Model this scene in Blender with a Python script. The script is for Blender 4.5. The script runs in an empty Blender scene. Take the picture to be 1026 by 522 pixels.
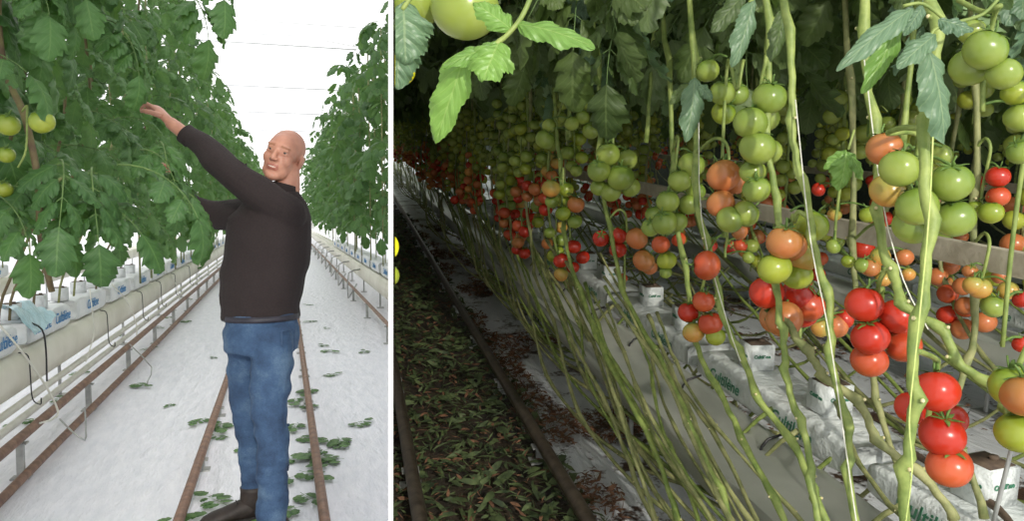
import bpy, bmesh, math, random
from mathutils import Vector, Matrix, Euler, noise
V = Vector
PI = math.pi
rnd = random.Random(7)
SC = bpy.context.scene
COL = SC.collection

# ------------------------------------------------------------------ camera and the two bays
FPX, CX, CY = 750.0, 513.0, 261.0
CAMH = 1.40
LVP = (284.0, 215.0)      # where the rows of the left bay run to
RVP = (354.0, 129.0)      # where the rows of the right (rising) bay run to
HR = 1.45
cam_pitch = math.atan((CY - LVP[1]) / FPX)
cam_loc = V((0, 0, CAMH))
Rcam = Euler((PI / 2 - cam_pitch, 0, 0)).to_matrix()
cd = bpy.data.cameras.new('camera'); cam = bpy.data.objects.new('camera', cd); COL.objects.link(cam)
cd.sensor_width = 36.0; cd.lens = FPX * 36.0 / 1026.0; cd.clip_start = 0.02; cd.clip_end = 400
cam.matrix_world = Matrix.Translation(cam_loc) @ Rcam.to_4x4()
SC.camera = cam

def frame(vp, h):
    th = math.atan((CY - vp[1]) / FPX)
    ez = V((0, math.cos(th), math.sin(th)))
    ey = V(((vp[0] - CX) / FPX, (CY - vp[1]) / FPX, -1)).normalized()
    ex = ey.cross(ez)
    ez, ey, ex = [Rcam @ v for v in (ez, ey, ex)]
    M = Matrix((ex, ey, ez)).transposed().to_4x4()
    M.translation = cam_loc - h * ez
    return M
ML = frame(LVP, CAMH)
MR = frame(RVP, HR)
MLi, MRi = ML.inverted(), MR.inverted()

def ray(side, px, py):
    Mi = MLi if side == 'L' else MRi
    d = Rcam @ V(((px - CX) / FPX, (CY - py) / FPX, -1))
    return Mi @ cam_loc, Mi.to_3x3() @ d
def at_d(side, px, py, d):
    o, r = ray(side, px, py); return o + r * d
def at_x(side, px, py, X):
    o, r = ray(side, px, py); return o + r * ((X - o.x) / r.x)
def at_z(side, px, py, Z):
    o, r = ray(side, px, py); return o + r * ((Z - o.z) / r.z)

# partition plane (vertical in the camera's own upright, passes between the bays)
PD = (Rcam @ V(((391.5 - CX) / FPX, 0, -1)))
PU = Rcam @ V((0, 1, 0))
PN = PU.cross(PD).normalized()
if PN.x < 0: PN = -PN
def pdist(p): return (p - cam_loc).dot(PN)

# ------------------------------------------------------------------ materials
def srgb(r, g, b):
    f = lambda c: (c / 255 / 12.92) if c / 255 <= .04045 else ((c / 255 + .055) / 1.055) ** 2.4
    return (f(r), f(g), f(b), 1)
class NT:
    def __init__(s, name):
        s.m = bpy.data.materials.new(name); s.m.use_nodes = True
        s.t = s.m.node_tree; s.t.nodes.clear()
        s.out = s.n('ShaderNodeOutputMaterial')
    def n(s, typ, **kw):
        nd = s.t.nodes.new(typ)
        for k, v in kw.items():
            if k.startswith('i_'): nd.inputs[k[2:].replace('_', ' ')].default_value = v
            else: setattr(nd, k, v)
        return nd
    def l(s, a, b): s.t.links.new(a, b)
    def val(s, x): return x
    def math(s, op, a, b=None, c=None):
        nd = s.n('ShaderNodeMath', operation=op)
        for i, x in enumerate((a, b, c)):
            if x is None: continue
            if isinstance(x, (int, float)): nd.inputs[i].default_value = x
            else: s.l(x, nd.inputs[i])
        return nd.outputs[0]
    def mix(s, f, a, b):
        nd = s.n('ShaderNodeMix', data_type='RGBA')
        for k, x in ((0, f), (6, a), (7, b)):
            if isinstance(x, (int, float, tuple)): nd.inputs[k].default_value = x
            else: s.l(x, nd.inputs[k])
        return nd.outputs[2]
    def noise(s, scale, detail=3, rough=.55, vec=None, coord='Object'):
        nd = s.n('ShaderNodeTexNoise'); nd.inputs['Scale'].default_value = scale
        nd.inputs['Detail'].default_value = detail; nd.inputs['Roughness'].default_value = rough
        if vec is None:
            tc = s.n('ShaderNodeTexCoord'); vec = tc.outputs[coord]
        s.l(vec, nd.inputs['Vector'])
        return nd.outputs['Fac']
    def ramp(s, f, stops):
        nd = s.n('ShaderNodeValToRGB'); e = nd.color_ramp.elements
        while len(e) < len(stops): e.new(.5)
        for el, (p, c) in zip(e, stops): el.position = p; el.color = c
        s.l(f, nd.inputs[0]); return nd.outputs[0]
    def bsdf(s, col, rough=.5, bump=None, bs=.3, bd=.01, **kw):
        p = s.n('ShaderNodeBsdfPrincipled')
        if isinstance(col, tuple): p.inputs['Base Color'].default_value = col
        else: s.l(col, p.inputs['Base Color'])
        if isinstance(rough, (int, float)): p.inputs['Roughness'].default_value = rough
        else: s.l(rough, p.inputs['Roughness'])
        for k, v in kw.items(): p.inputs[k.replace('_', ' ')].default_value = v
        if bump is not None:
            b = s.n('ShaderNodeBump'); b.inputs['Strength'].default_value = bs; b.inputs['Distance'].default_value = bd
            s.l(bump, b.inputs['Height']); s.l(b.outputs[0], p.inputs['Normal'])
        s.l(p.outputs[0], s.out.inputs[0]); return p

def leaf_mat(name, dark, mid, under, vein, transl=.32, rough=.5, tcol=None):
    m = NT(name)
    uv = m.n('ShaderNodeUVMap'); sep = m.n('ShaderNodeSeparateXYZ'); m.l(uv.outputs[0], sep.inputs[0])
    u, v = sep.outputs[0], sep.outputs[1]
    t = m.math('ABSOLUTE', m.math('MULTIPLY', m.math('SUBTRACT', v, .5), 2))
    midrib = m.math('LESS_THAN', t, .05)
    side = m.math('FRACT', m.math('MULTIPLY', m.math('SUBTRACT', u, m.math('MULTIPLY', t, .28)), 7))
    sv = m.math('LESS_THAN', side, .09)
    veins = m.math('MAXIMUM', midrib, m.math('MULTIPLY', sv, .7))
    oi = m.n('ShaderNodeObjectInfo')
    nz = m.noise(9, 3)
    f = m.math('ADD', m.math('MULTIPLY', oi.outputs['Random'], .55), m.math('MULTIPLY', nz, .5))
    base = m.mix(f, srgb(*dark), srgb(*mid))
    geo = m.n('ShaderNodeNewGeometry')
    base = m.mix(m.math('MULTIPLY', geo.outputs['Backfacing'], .6), base, srgb(*under))
    colr = m.mix(m.math('MULTIPLY', veins, .34), base, srgb(*vein))
    h = m.math('SUBTRACT', m.math('MULTIPLY', m.math('ABSOLUTE', m.math('SUBTRACT', side, .5)), -1), m.math('MULTIPLY', midrib, .6))
    h = m.math('ADD', h, m.math('MULTIPLY', m.noise(120, 2), .4))
    p = m.bsdf(colr, rough, h, .5, .004)
    p.inputs['Specular IOR Level'].default_value = .55
    tr = m.n('ShaderNodeBsdfTranslucent')
    m.l(m.mix(.55, colr, srgb(*(tcol or (120, 160, 52)))), tr.inputs[0])
    mx = m.n('ShaderNodeMixShader'); mx.inputs[0].default_value = transl
    m.l(p.outputs[0], mx.inputs[1]); m.l(tr.outputs[0], mx.inputs[2]); m.l(mx.outputs[0], m.out.inputs[0])
    return m.m

def noisy(name, c1, c2, scale=8, rough=.6, bs=.3, bd=.005, lo=.35, hi=.65, detail=4, **kw):
    m = NT(name); f = m.noise(scale, detail)
    c = m.ramp(f, [(lo, srgb(*c1)), (hi, srgb(*c2))])
    m.bsdf(c, rough, m.noise(scale * 4, 3), bs, bd, **kw); return m.m

def fruit(name, a, b, a2=None):
    m = NT(name)
    oi = m.n('ShaderNodeObjectInfo')
    tc = m.n('ShaderNodeTexCoord'); sep = m.n('ShaderNodeSeparateXYZ'); m.l(tc.outputs['Object'], sep.inputs[0])
    n = m.noise(14, 2)
    f = m.math('ADD', m.math('MULTIPLY', sep.outputs[2], -9), m.math('ADD', m.math('MULTIPLY', n, .9), m.math('MULTIPLY', oi.outputs['Random'], .25)))
    c = m.ramp(f, [(.2, srgb(*a)), (.85, srgb(*b))])
    p = m.bsdf(c, .27, m.noise(60, 2), .04, .002)
    p.inputs['Subsurface Weight'].default_value = .06; p.inputs['Subsurface Radius'].default_value = (.02, .01, .004)
    p.inputs['Subsurface Scale'].default_value = .4
    return m.m

M = {}
M['leaf'] = leaf_mat('tomato_leaf_green', (44, 80, 44), (86, 130, 66), (110, 148, 96), (125, 160, 90))
M['leaf_dim'] = leaf_mat('tomato_leaf_deep_green', (52, 72, 42), (98, 118, 58), (118, 138, 92), (130, 150, 88), transl=.3)
M['leaf_blue'] = leaf_mat('tomato_leaf_blue_green', (84, 112, 92), (112, 142, 104), (150, 175, 120), (170, 190, 140), transl=.28, rough=.42)
M['leaf_lime'] = leaf_mat('tomato_leaf_fresh_green', (92, 134, 58), (136, 178, 84), (150, 185, 110), (176, 205, 120), transl=.35, rough=.4)
M['stem'] = noisy('tomato_stem_green', (102, 122, 56), (144, 158, 84), 30, .55, .4, .003)
M['stem_old'] = noisy('tomato_stem_old', (104, 112, 66), (152, 152, 102), 22, .65, .5, .003)
M['stem_bark'] = noisy('tomato_stem_brown', (96, 78, 58), (120, 112, 70), 18, .7, .5, .004)
M['petiole'] = noisy('leaf_stalk_green', (78, 106, 54), (104, 130, 70), 30, .6)
M['scar'] = noisy('leaf_scar', (190, 180, 130), (215, 205, 160), 40, .7)
M['calyx'] = noisy('calyx_green', (70, 100, 40), (104, 132, 60), 60, .6)
M['green'] = fruit('tomato_green', (104, 128, 50), (148, 162, 74))
M['lime'] = fruit('tomato_lime', (112, 136, 42), (158, 166, 58))
M['breaker'] = fruit('tomato_turning', (150, 150, 70), (205, 140, 70))
M['orange'] = fruit('tomato_orange', (160, 110, 58), (190, 112, 66))
M['redorange'] = fruit('tomato_orange_red', (172, 60, 34), (198, 94, 54))
M['red'] = fruit('tomato_red', (164, 38, 24), (190, 54, 32))
M['yellow'] = fruit('tomato_yellow', (226, 220, 30), (240, 232, 40))
M['twine'] = noisy('twine', (205, 205, 190), (228, 228, 214), 60, .8)
M['greentwine'] = noisy('twine_green', (176, 196, 110), (200, 214, 130), 60, .7)

def plastic_sheet(name, c1, c2, dirt, dlo, dhi, scale=1.2):
    m = NT(name)
    tc = m.n('ShaderNodeTexCoord'); mp = m.n('ShaderNodeMapping'); m.l(tc.outputs['Object'], mp.inputs[0])
    mp.inputs['Scale'].default_value = (2.6, .7, 1)
    w = m.noise(2.2, 6, .62, mp.outputs[0]); w2 = m.noise(7, 4, .6, mp.outputs[0])
    d = m.noise(scale, 5, .65); d2 = m.noise(scale * 14, 4, .7)
    base = m.ramp(w2, [(.3, srgb(*c1)), (.7, srgb(*c2))])
    f = m.math('ADD', m.math('MULTIPLY', d, .75), m.math('MULTIPLY', d2, .25))
    dm = m.ramp(f, [(dlo, (0, 0, 0, 1)), (dhi, (1, 1, 1, 1))])
    c = m.mix(dm, base, srgb(*dirt))
    ridge = m.math('ABSOLUTE', m.math('SUBTRACT', w, .5))
    h = m.math('ADD', m.math('MULTIPLY', ridge, -2.2), m.math('MULTIPLY', w2, .5))
    m.bsdf(c, .36, h, .55, .035); return m.m
M['sheet_l'] = plastic_sheet('white_ground_film', (222, 224, 232), (240, 240, 246), (190, 186, 176), .66, .8)
M['sheet_r'] = plastic_sheet('worn_ground_film', (214, 218, 222), (232, 234, 238), (74, 54, 42), .535, .58, 2.2)
M['soil'] = noisy('littered_soil', (40, 34, 26), (66, 54, 38), 9, .9, .8, .02)
M['rust'] = noisy('rusty_rail_steel', (104, 74, 58), (140, 106, 84), 20, .5, .3, .003)
M['darkrail'] = noisy('dark_rail_steel', (62, 54, 46), (92, 82, 70), 26, .38, .3, .002, Metallic=.35)
M['galv'] = noisy('galvanised_steel', (150, 152, 150), (182, 184, 180), 14, .45, .2, .002, Metallic=.4)
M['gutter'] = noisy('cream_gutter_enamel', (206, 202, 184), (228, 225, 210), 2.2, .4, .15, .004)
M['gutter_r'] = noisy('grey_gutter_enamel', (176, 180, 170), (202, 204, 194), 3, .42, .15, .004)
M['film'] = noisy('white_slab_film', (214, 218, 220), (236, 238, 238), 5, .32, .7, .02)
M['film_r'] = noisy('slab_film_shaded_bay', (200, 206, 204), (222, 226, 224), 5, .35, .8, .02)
M['bluefilm'] = noisy('pale_blue_film', (176, 212, 222), (206, 230, 236), 6, .25, .6, .02)
M['inkblue'] = noisy('blue_print', (30, 116, 176), (52, 134, 190), 10, .6)
M['inkgreen'] = noisy('green_print', (52, 110, 84), (74, 130, 100), 10, .6)
M['blackplastic'] = noisy('black_plastic', (26, 26, 28), (44, 44, 46), 20, .4)
M['whitetube'] = noisy('white_tube', (214, 212, 200), (230, 228, 218), 12, .4)
M['beam'] = noisy('weathered_beam', (168, 158, 140), (196, 188, 170), 14, .6, .5, .004)
M['truss'] = noisy('glare_pale_steel', (225, 226, 228), (238, 238, 240), 4, .5)  # near-white carries the glare that washes out the roof steel
M['divider'] = noisy('white_divider_board', (250, 250, 250), (253, 253, 253), 3, .5, .02)  # white of the line between the two views, on an added board
M['sweater'] = noisy('dark_brown_knit', (34, 26, 27), (44, 34, 34), 160, .9, .6, .003)
M['shoe'] = noisy('dark_brown_leather', (34, 27, 24), (50, 41, 36), 30, .6, .3, .003)
M['sole'] = noisy('black_rubber', (24, 22, 22), (36, 34, 32), 30, .8)
M['litterg'] = noisy('wilted_green_leaf', (38, 52, 28), (88, 102, 60), 16, .7)
M['litterb'] = noisy('dead_brown_leaf', (84, 58, 42), (128, 92, 66), 40, .85)
M['litterf'] = noisy('fallen_leaf_green', (54, 92, 44), (96, 132, 70), 40, .6)
M['root'] = noisy('dark_root', (70, 56, 46), (98, 82, 66), 30, .8)
def screen_mat():
    m = NT('added_light_cover'); c = m.ramp(m.noise(50, 3), [(.35, srgb(206, 212, 202)), (.65, srgb(226, 230, 220))])
    p = m.bsdf(c, .9); tr = m.n('ShaderNodeBsdfTranslucent'); m.l(c, tr.inputs[0]); mx = m.n('ShaderNodeMixShader'); mx.inputs[0].default_value = .82
    m.l(p.outputs[0], mx.inputs[1]); m.l(tr.outputs[0], mx.inputs[2]); m.l(mx.outputs[0], m.out.inputs[0]); return m.m
M['ceil'] = screen_mat()  # translucent cover added to dim the right bay
M['backdrop'] = noisy('dark_green_backdrop', (30, 40, 28), (46, 58, 40), 30, .9)  # dark tone stands in for the dim foliage behind the rows
def skin_mat():
    m = NT('skin'); n = m.noise(18, 3)
    c = m.ramp(n, [(.35, srgb(172, 120, 100)), (.7, srgb(192, 140, 118))])
    p = m.bsdf(c, .45, m.noise(150, 2), .1, .002)
    p.inputs['Subsurface Weight'].default_value = .1; p.inputs['Subsurface Radius'].default_value = (.02, .008, .004); p.inputs['Subsurface Scale'].default_value = .3
    return m.m
M['skin'] = skin_mat()
M['lips'] = noisy('lips', (158, 98, 84), (172, 110, 94), 60, .4)
M['brow'] = noisy('light_brown_eyebrow', (150, 104, 80), (164, 116, 92), 90, .8)
M['teeth'] = noisy('teeth', (226, 216, 204), (236, 228, 216), 60, .3)
M['eyewhite'] = noisy('eye_white', (170, 158, 152), (186, 174, 168), 60, .2)
M['iris'] = noisy('iris', (52, 44, 40), (66, 56, 50), 60, .2)
def denim_mat():
    m = NT('blue_denim'); n = m.noise(7, 4, .6); n2 = m.noise(220, 2)
    f = m.math('ADD', m.math('MULTIPLY', n, .8), m.math('MULTIPLY', n2, .2))
    c = m.ramp(f, [(.34, srgb(32, 52, 80)), (.52, srgb(54, 80, 112)), (.72, srgb(92, 116, 140))])
    m.bsdf(c, .85, m.noise(16, 5, .65), .55, .02); return m.m
M['denim'] = denim_mat()
M['belt'] = noisy('dark_belt', (34, 34, 44), (48, 46, 56), 30, .5)
M['seam'] = noisy('denim_seam', (46, 66, 96), (64, 86, 116), 60, .9)

# ------------------------------------------------------------------ mesh helpers
class MB:
    def __init__(s): s.v = []; s.f = []; s.m = []; s.uv = []; s.mats = []
    def mi(s, mat):
        if mat not in s.mats: s.mats.append(mat)
        return s.mats.index(mat)
    def face(s, idx, mi, uvs=None): s.f.append(idx); s.m.append(mi); s.uv.append(uvs)
    def box(s, c, d, mat, rot=None, taper=None):
        mi = s.mi(mat); b = len(s.v)
        for sz in (-1, 1):
            for sx, sy in ((-1, -1), (1, -1), (1, 1), (-1, 1)):
                k = taper if (taper and sz > 0) else 1
                p = V((sx * d[0] / 2 * k, sy * d[1] / 2 * k, sz * d[2] / 2))
                if rot: p = rot @ p
                s.v.append(V(c) + p)
        for q in ((3, 2, 1, 0), (4, 5, 6, 7), (0, 1, 5, 4), (1, 2, 6, 5), (2, 3, 7, 6), (3, 0, 4, 7)):
            s.face([b + i for i in q], mi)
        return s
    def tube(s, pts, rad, mat, n=8, cap=True, sx=1.0):
        mi = s.mi(mat); pts = [V(p) for p in pts]
        if not isinstance(rad, (list, tuple)): rad = [rad] * len(pts)
        ref = None; rings = []
        for i, p in enumerate(pts):
            a = pts[max(i - 1, 0)]; c = pts[min(i + 1, len(pts) - 1)]
            t = (c - a); t = t.normalized() if t.length > 1e-9 else V((0, 0, 1))
            if ref is None:
                ref = V((0, 0, 1)) if abs(t.z) < .9 else V((1, 0, 0))
            x = (ref - t * ref.dot(t)).normalized(); ref = x; y = t.cross(x)
            b = len(s.v); rings.append(b)
            for k in range(n):
                an = 2 * PI * k / n
                s.v.append(p + (x * math.cos(an) * sx + y * math.sin(an)) * rad[i])
        for a, b in zip(rings, rings[1:]):
            for k in range(n):
                k2 = (k + 1) % n; s.face([a + k, a + k2, b + k2, b + k], mi)
        if cap:
            s.face([rings[0] + k for k in reversed(range(n))], mi); s.face([rings[-1] + k for k in range(n)], mi)
        return s
    def loft(s, rings, mat, n=20, cap=True):
        # ring: centre, x axis vec (scaled), y axis vec (scaled)
        mi = s.mi(mat); ids = []
        for c, x, y in rings:
            ids.append(len(s.v))
            for k in range(n):
                an = 2 * PI * k / n; s.v.append(V(c) + V(x) * math.cos(an) + V(y) * math.sin(an))
        for a, b in zip(ids, ids[1:]):
            for k in range(n):
                k2 = (k + 1) % n; s.face([a + k, a + k2, b + k2, b + k], mi)
        if cap:
            s.face([ids[0] + k for k in reversed(range(n))], mi); s.face([ids[-1] + k for k in range(n)], mi)
        return s
    def ball(s, c, r, mat, n=16, m=10, rot=None, fn=None):
        mi = s.mi(mat); c = V(c); r = (r, r, r) if isinstance(r, (int, float)) else r
        b = len(s.v)
        for j in range(m + 1):
            ph = PI * j / m
            for i in range(n):
                th = 2 * PI * i / n
                p = V((math.sin(ph) * math.cos(th), math.sin(ph) * math.sin(th), math.cos(ph)))
                if fn: p = fn(p, th, ph)
                p = V((p.x * r[0], p.y * r[1], p.z * r[2]))
                if rot: p = rot @ p
                s.v.append(c + p)
        for j in range(m):
            for i in range(n):
                i2 = (i + 1) % n
                s.face([b + j * n + i, b + (j + 1) * n + i, b + (j + 1) * n + i2, b + j * n + i2], mi)
        return s
    def mesh(s, name, smooth=True):
        me = bpy.data.meshes.new(name)
        me.from_pydata([tuple(v) for v in s.v], [], s.f)
        for k in s.mats: me.materials.append(M[k])
        me.polygons.foreach_set('material_index', s.m)
        me.polygons.foreach_set('use_smooth', [smooth] * len(s.f))
        if any(u is not None for u in s.uv):
            lay = me.uv_layers.new(name='UVMap'); data = []
            for f, u in zip(s.f, s.uv):
                for i in range(len(f)): data.extend(u[i] if u else (0.3, 0.2))
            lay.data.foreach_set('uv', data)
        me.update(); return me
    def build(s, name, parent=None, smooth=True, side=None): return link(name, s.mesh(name, smooth), parent, side)

def link(name, me, parent=None, side=None, mat=None):
    o = bpy.data.objects.new(name, me); COL.objects.link(o)
    if parent is not None: o.parent = parent
    if mat is not None: o.matrix_local = mat
    if side: o.matrix_world = (ML if side == 'L' else MR) @ (mat or Matrix())
    return o
def tag(o, label=None, cat=None, group=None, kind=None):
    if label: o['label'] = label
    if cat: o['category'] = cat
    if group: o['group'] = group
    if kind: o['kind'] = kind
    return o
def empty(name, side, loc, label, cat, group=None, rot=0):
    o = bpy.data.objects.new(name, None); COL.objects.link(o); o.empty_display_size = .05
    o.matrix_world = (ML if side == 'L' else MR) @ Matrix.Translation(V(loc)) @ Matrix.Rotation(rot, 4, 'Z')
    return tag(o, label, cat, group)
def T(loc, rot=(0, 0, 0), sc=1):
    return Matrix.Translation(V(loc)) @ Euler(rot).to_matrix().to_4x4() @ Matrix.Diagonal((sc, sc, sc, 1))
def smooth_path(pts, k=4):
    pts = [V(p) for p in pts]; out = []
    P = [pts[0] * 2 - pts[1]] + pts + [pts[-1] * 2 - pts[-2]]
    for i in range(1, len(P) - 2):
        for j in range(k):
            t = j / k; a, b, c, d = P[i - 1:i + 3]
            out.append(.5 * ((2 * b) + (c - a) * t + (2 * a - 5 * b + 4 * c - d) * t * t + (3 * b - a - 3 * c + d) * t ** 3))
    out.append(pts[-1]); return out

# ------------------------------------------------------------------ leaves
def leaflet(mb, base, d, up, L, W, rs, mat, nu=12, nv=5, droop=.9, fold=.35, tooth=1.0):
    d = V(d).normalized(); up = V(up); up = (up - d * up.dot(d)).normalized(); sd = d.cross(up)
    mi = mb.mi(mat); b0 = len(mb.v); p = V(base); ang = 0
    asym = rs.uniform(-.12, .12); ph = rs.random() * 6; rows = []
    for i in range(nu + 1):
        u = i / nu
        w = W * 1.55 * (u ** .55) * ((1 - u) ** .72) + (.0006 if i in (0, nu) else 0)
        lob = ((.15 if i % 2 else -.09) * (1 - .4 * u) * tooth) if 0 < i < nu else 0
        a = -droop * u
        dd = d * math.cos(a) + up * math.sin(a); uu = up * math.cos(a) - d * math.sin(a)
        if i: p = p + dd * (L / nu)
        row = []
        for j in range(nv):
            t = -1 + 2 * j / (nv - 1)
            ww = w * (1 + lob + asym * (1 if t > 0 else -1) + .17 * (1 - .5 * u) * math.sin(ph + 15 * u + 2.4 * (t > 0)))
            lift = abs(t) * ww * fold * math.cos(1.6 * abs(t)) + math.sin(u * 21 + ph + t) * abs(t) * W * .09 - (abs(t) ** 2) * ww * .25
            row.append(len(mb.v)); mb.v.append(p + sd * t * ww * .94 + uu * lift - dd * (abs(t) * ww * -.28 * tooth if i % 2 else 0))
        rows.append(row)
    for i in range(nu):
        for j in range(nv - 1):
            q = [rows[i][j], rows[i][j + 1], rows[i + 1][j + 1], rows[i + 1][j]]
            uv = [(i / nu, j / (nv - 1)), (i / nu, (j + 1) / (nv - 1)), ((i + 1) / nu, (j + 1) / (nv - 1)), ((i + 1) / nu, j / (nv - 1))]
            mb.face(q, mi, uv)

def compound(mb, M4, rs, mat, Ln=.38, pairs=3, hi=True, droop=1.0, size=1.0, stem='petiole'):
    """compound tomato leaf: rachis out along +X, arching down"""
    nu, nv = (12, 5) if hi else (6, 3)
    R3 = M4.to_3x3(); pts = []; p = V((0, 0, 0)); n = 8; a0 = .45
    tang = []
    side_b = rs.uniform(-.25, .25)
    for i in range(n + 1):
        a = a0 - droop * 1.35 * (i / n)
        t = V((math.cos(a) * math.cos(side_b * i / n), math.cos(a) * math.sin(side_b * i / n), math.sin(a)))
        if i: p = p + t * (Ln / n)
        pts.append(p.copy()); tang.append(t)
    mb.tube([M4 @ q for q in pts], [(.0034 - .0022 * i / n) * size for i in range(n + 1)], stem, 5 if hi else 3, False)
    for k in range(pairs):
        f = .34 + .5 * k / max(pairs - 1, 1); i = int(f * n)
        for sg in (-1, 1):
            if rs.random() < .06: continue
            t = tang[i]; sdv = V((-t.y, t.x, 0)).normalized() * sg
            dv = sdv * .85 + t * rs.uniform(.25, .6) + V((0, 0, rs.uniform(-.5, .05)))
            L = (.085 + .05 * math.sin(PI * (k + .9) / (pairs + .6))) * size * rs.uniform(.85, 1.2)
            s0 = pts[i]; s1 = s0 + dv.normalized() * .02 * size
            if hi: mb.tube([M4 @ s0, M4 @ s1], .0014, stem, 4, False)
            upv = V((0, 0, 1)) + sdv * rs.uniform(-.3, .5)
            leaflet(mb, M4 @ s1, R3 @ dv, R3 @ upv, L, L * rs.uniform(.42, .55), rs, mat, nu, nv, rs.uniform(.5, 1.3))
        if hi and rs.random() < .6:
            t = tang[min(i + 1, n)]; sg = rs.choice((-1, 1)); sdv = V((-t.y, t.x, -.3)) * sg
            leaflet(mb, M4 @ pts[min(i + 1, n)], R3 @ sdv, R3 @ V((0, 0, 1)), .035 * size, .016 * size, rs, mat, 6, 3)
    L = .15 * size * rs.uniform(.9, 1.2)
    leaflet(mb, M4 @ pts[-1], R3 @ tang[-1], R3 @ V((0, 0, 1)), L, L * .52, rs, mat, nu, nv, rs.uniform(.4, 1.0))

def leaf_set(matk, n, hi, seed):
    out = []
    for k in range(n):
        rs = random.Random(seed + k); mb = MB()
        compound(mb, Matrix(), rs, matk, rs.uniform(.32, .42), rs.choice((3, 3, 4)), hi, rs.uniform(.7, 1.25))
        out.append(mb.mesh('leaf'))
    return out
LEAF_L = leaf_set('leaf', 7, True, 10)
LEAF_R = leaf_set('leaf_dim', 6, True, 40)
LEAF_RB = leaf_set('leaf_blue', 3, True, 70)

def foliage_mesh(matk, n, z0, z1, rx, ry, seed, size=1.0):
    rs = random.Random(seed); mb = MB()
    for k in range(n):
        z = z0 + (z1 - z0) * (k + rs.random()) / n
        a = rs.uniform(0, 2 * PI); m4 = Matrix.Translation((rs.uniform(-.3, .3) * rx, rs.uniform(-.3, .3) * ry, z)) @ Euler((rs.uniform(-.3, .3), rs.uniform(-.2, .5), a)).to_matrix().to_4x4()
        compound(mb, m4, rs, matk, rs.uniform(.3, .42), 3, False, rs.uniform(.7, 1.3), size)
    return mb.mesh('foliage')
FOL_L = [foliage_mesh('leaf', 27, 1.25, 3.9, .8, 1, 100 + k, 1.2) for k in range(5)]
FOL_R = [foliage_mesh('leaf_dim', 32, 1.9, 3.4, .8, 1, 200 + k, 1.1) for k in range(4)]
FOL_RB = [foliage_mesh('leaf_dim', 40, 1.5, 3.3, .9, 1, 240 + k, 1.15) for k in range(3)]
FOL_RD = [foliage_mesh('leaf_dim', 12, 1.75, 2.4, .6, 1, 220 + k, 1.1) for k in range(3)]

# ------------------------------------------------------------------ tomatoes
def tomato_geo(mb, c, r, colk, rs, rot=None, calyx=True, n=24, m=14):
    lob = rs.choice((4, 5, 6)); ph = rs.random() * 6
    def fn(p, th, phi):
        k = 1 + .022 * math.sin(phi) ** 2 * math.cos(lob * th + ph)
        q = V((p.x * k, p.y * k, p.z * .92))
        if phi < .55: q.z -= .11 * (1 - phi / .55) ** 1.3
        return q
    mb.ball(c, r, colk, n, m, rot, fn)
    if calyx:
        R = rot or Matrix.Identity(3); top = V(c) + R @ V((0, 0, r * .76)); mi = mb.mi('calyx')
        for k in range(5):
            a = 2 * PI * k / 5 + ph; d = V((math.cos(a), math.sin(a), 0)); s = V((-d.y, d.x, 0)); b = len(mb.v)
            lift = rs.uniform(.02, .28)
            for u, w in ((0, .1), (.3, .14), (.65, .09), (.95, .012)):
                zz = .02 + .1 * math.sin(u * 2.2) + lift * u * u * .6 - .12 * u * u
                for sg in (-1, 0, 1):
                    mb.v.append(top + R @ ((d * u * .78 + s * sg * w + V((0, 0, zz + (.03 if sg == 0 else 0)))) * r))
            for i in range(3):
                for j in range(2):
                    q = b + i * 3 + j; mb.face([q, q + 1, q + 4, q + 3], mi)
        mb.tube([top, top + R @ V((.05 * r, 0, .35 * r)), top + R @ V((.2 * r, 0, .62 * r))], [r * .05, r * .065, r * .05], 'calyx', 6)
COLS = ('green', 'lime', 'breaker', 'orange', 'redorange', 'red', 'yellow')
TOM = {}
for c in COLS:
    TOM[c] = []
    for k in range(3):
        mb = MB(); tomato_geo(mb, (0, 0, 0), .036, c, random.Random(k * 7 + 1)); TOM[c].append(mb.mesh('tomato'))
# small merged trusses for far plants
def far_truss(kind, seed):
    rs = random.Random(seed); mb = MB(); pool = {'g': ['green'] * 5 + ['lime'], 'm': ['lime', 'breaker', 'orange', 'green'], 'r': ['red', 'redorange', 'red', 'redorange', 'orange']}[kind]
    mb.tube(smooth_path([(0, 0, .03), (.03, 0, .05), (.05, 0, 0), (.05, 0, -.16)], 3), .003, 'stem', 4)
    for k in range(rs.choice((4, 5, 6))):
        rot = Euler((rs.uniform(-.4, .4), rs.uniform(-.4, .4), 0)).to_matrix()
        tomato_geo(mb, (.05 + (.028 if k % 2 else -.028) + rs.uniform(-.01, .01), rs.uniform(-.03, .03), -.01 - .033 * k), rs.uniform(.028, .037), rs.choice(pool), rs, rot, False, 12, 8)
    return mb.mesh('truss')
FT = {k: [far_truss(k, 5 + i * 3 + j * 40) for i in range(3)] for j, k in enumerate('gmr')}

# ------------------------------------------------------------------ person
def blob(prims_mb, vox, it, name, mats):
    me = prims_mb.mesh('tmp'); ob = bpy.data.objects.new('tmp', me); COL.objects.link(ob)
    r = ob.modifiers.new('r', 'REMESH'); r.mode = 'VOXEL'; r.voxel_size = vox; r.use_smooth_shade = True
    s = ob.modifiers.new('s', 'SMOOTH'); s.iterations = it; s.factor = .5
    dg = bpy.context.evaluated_depsgraph_get(); e = ob.evaluated_get(dg)
    out = bpy.data.meshes.new_from_object(e, depsgraph=dg); out.name = name
    bpy.data.objects.remove(ob); out.materials.clear()
    for k in mats: out.materials.append(M[k])
    out.polygons.foreach_set('material_index', [0] * len(out.polygons))
    out.polygons.foreach_set('use_smooth', [True] * len(out.polygons))
    return out

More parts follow.
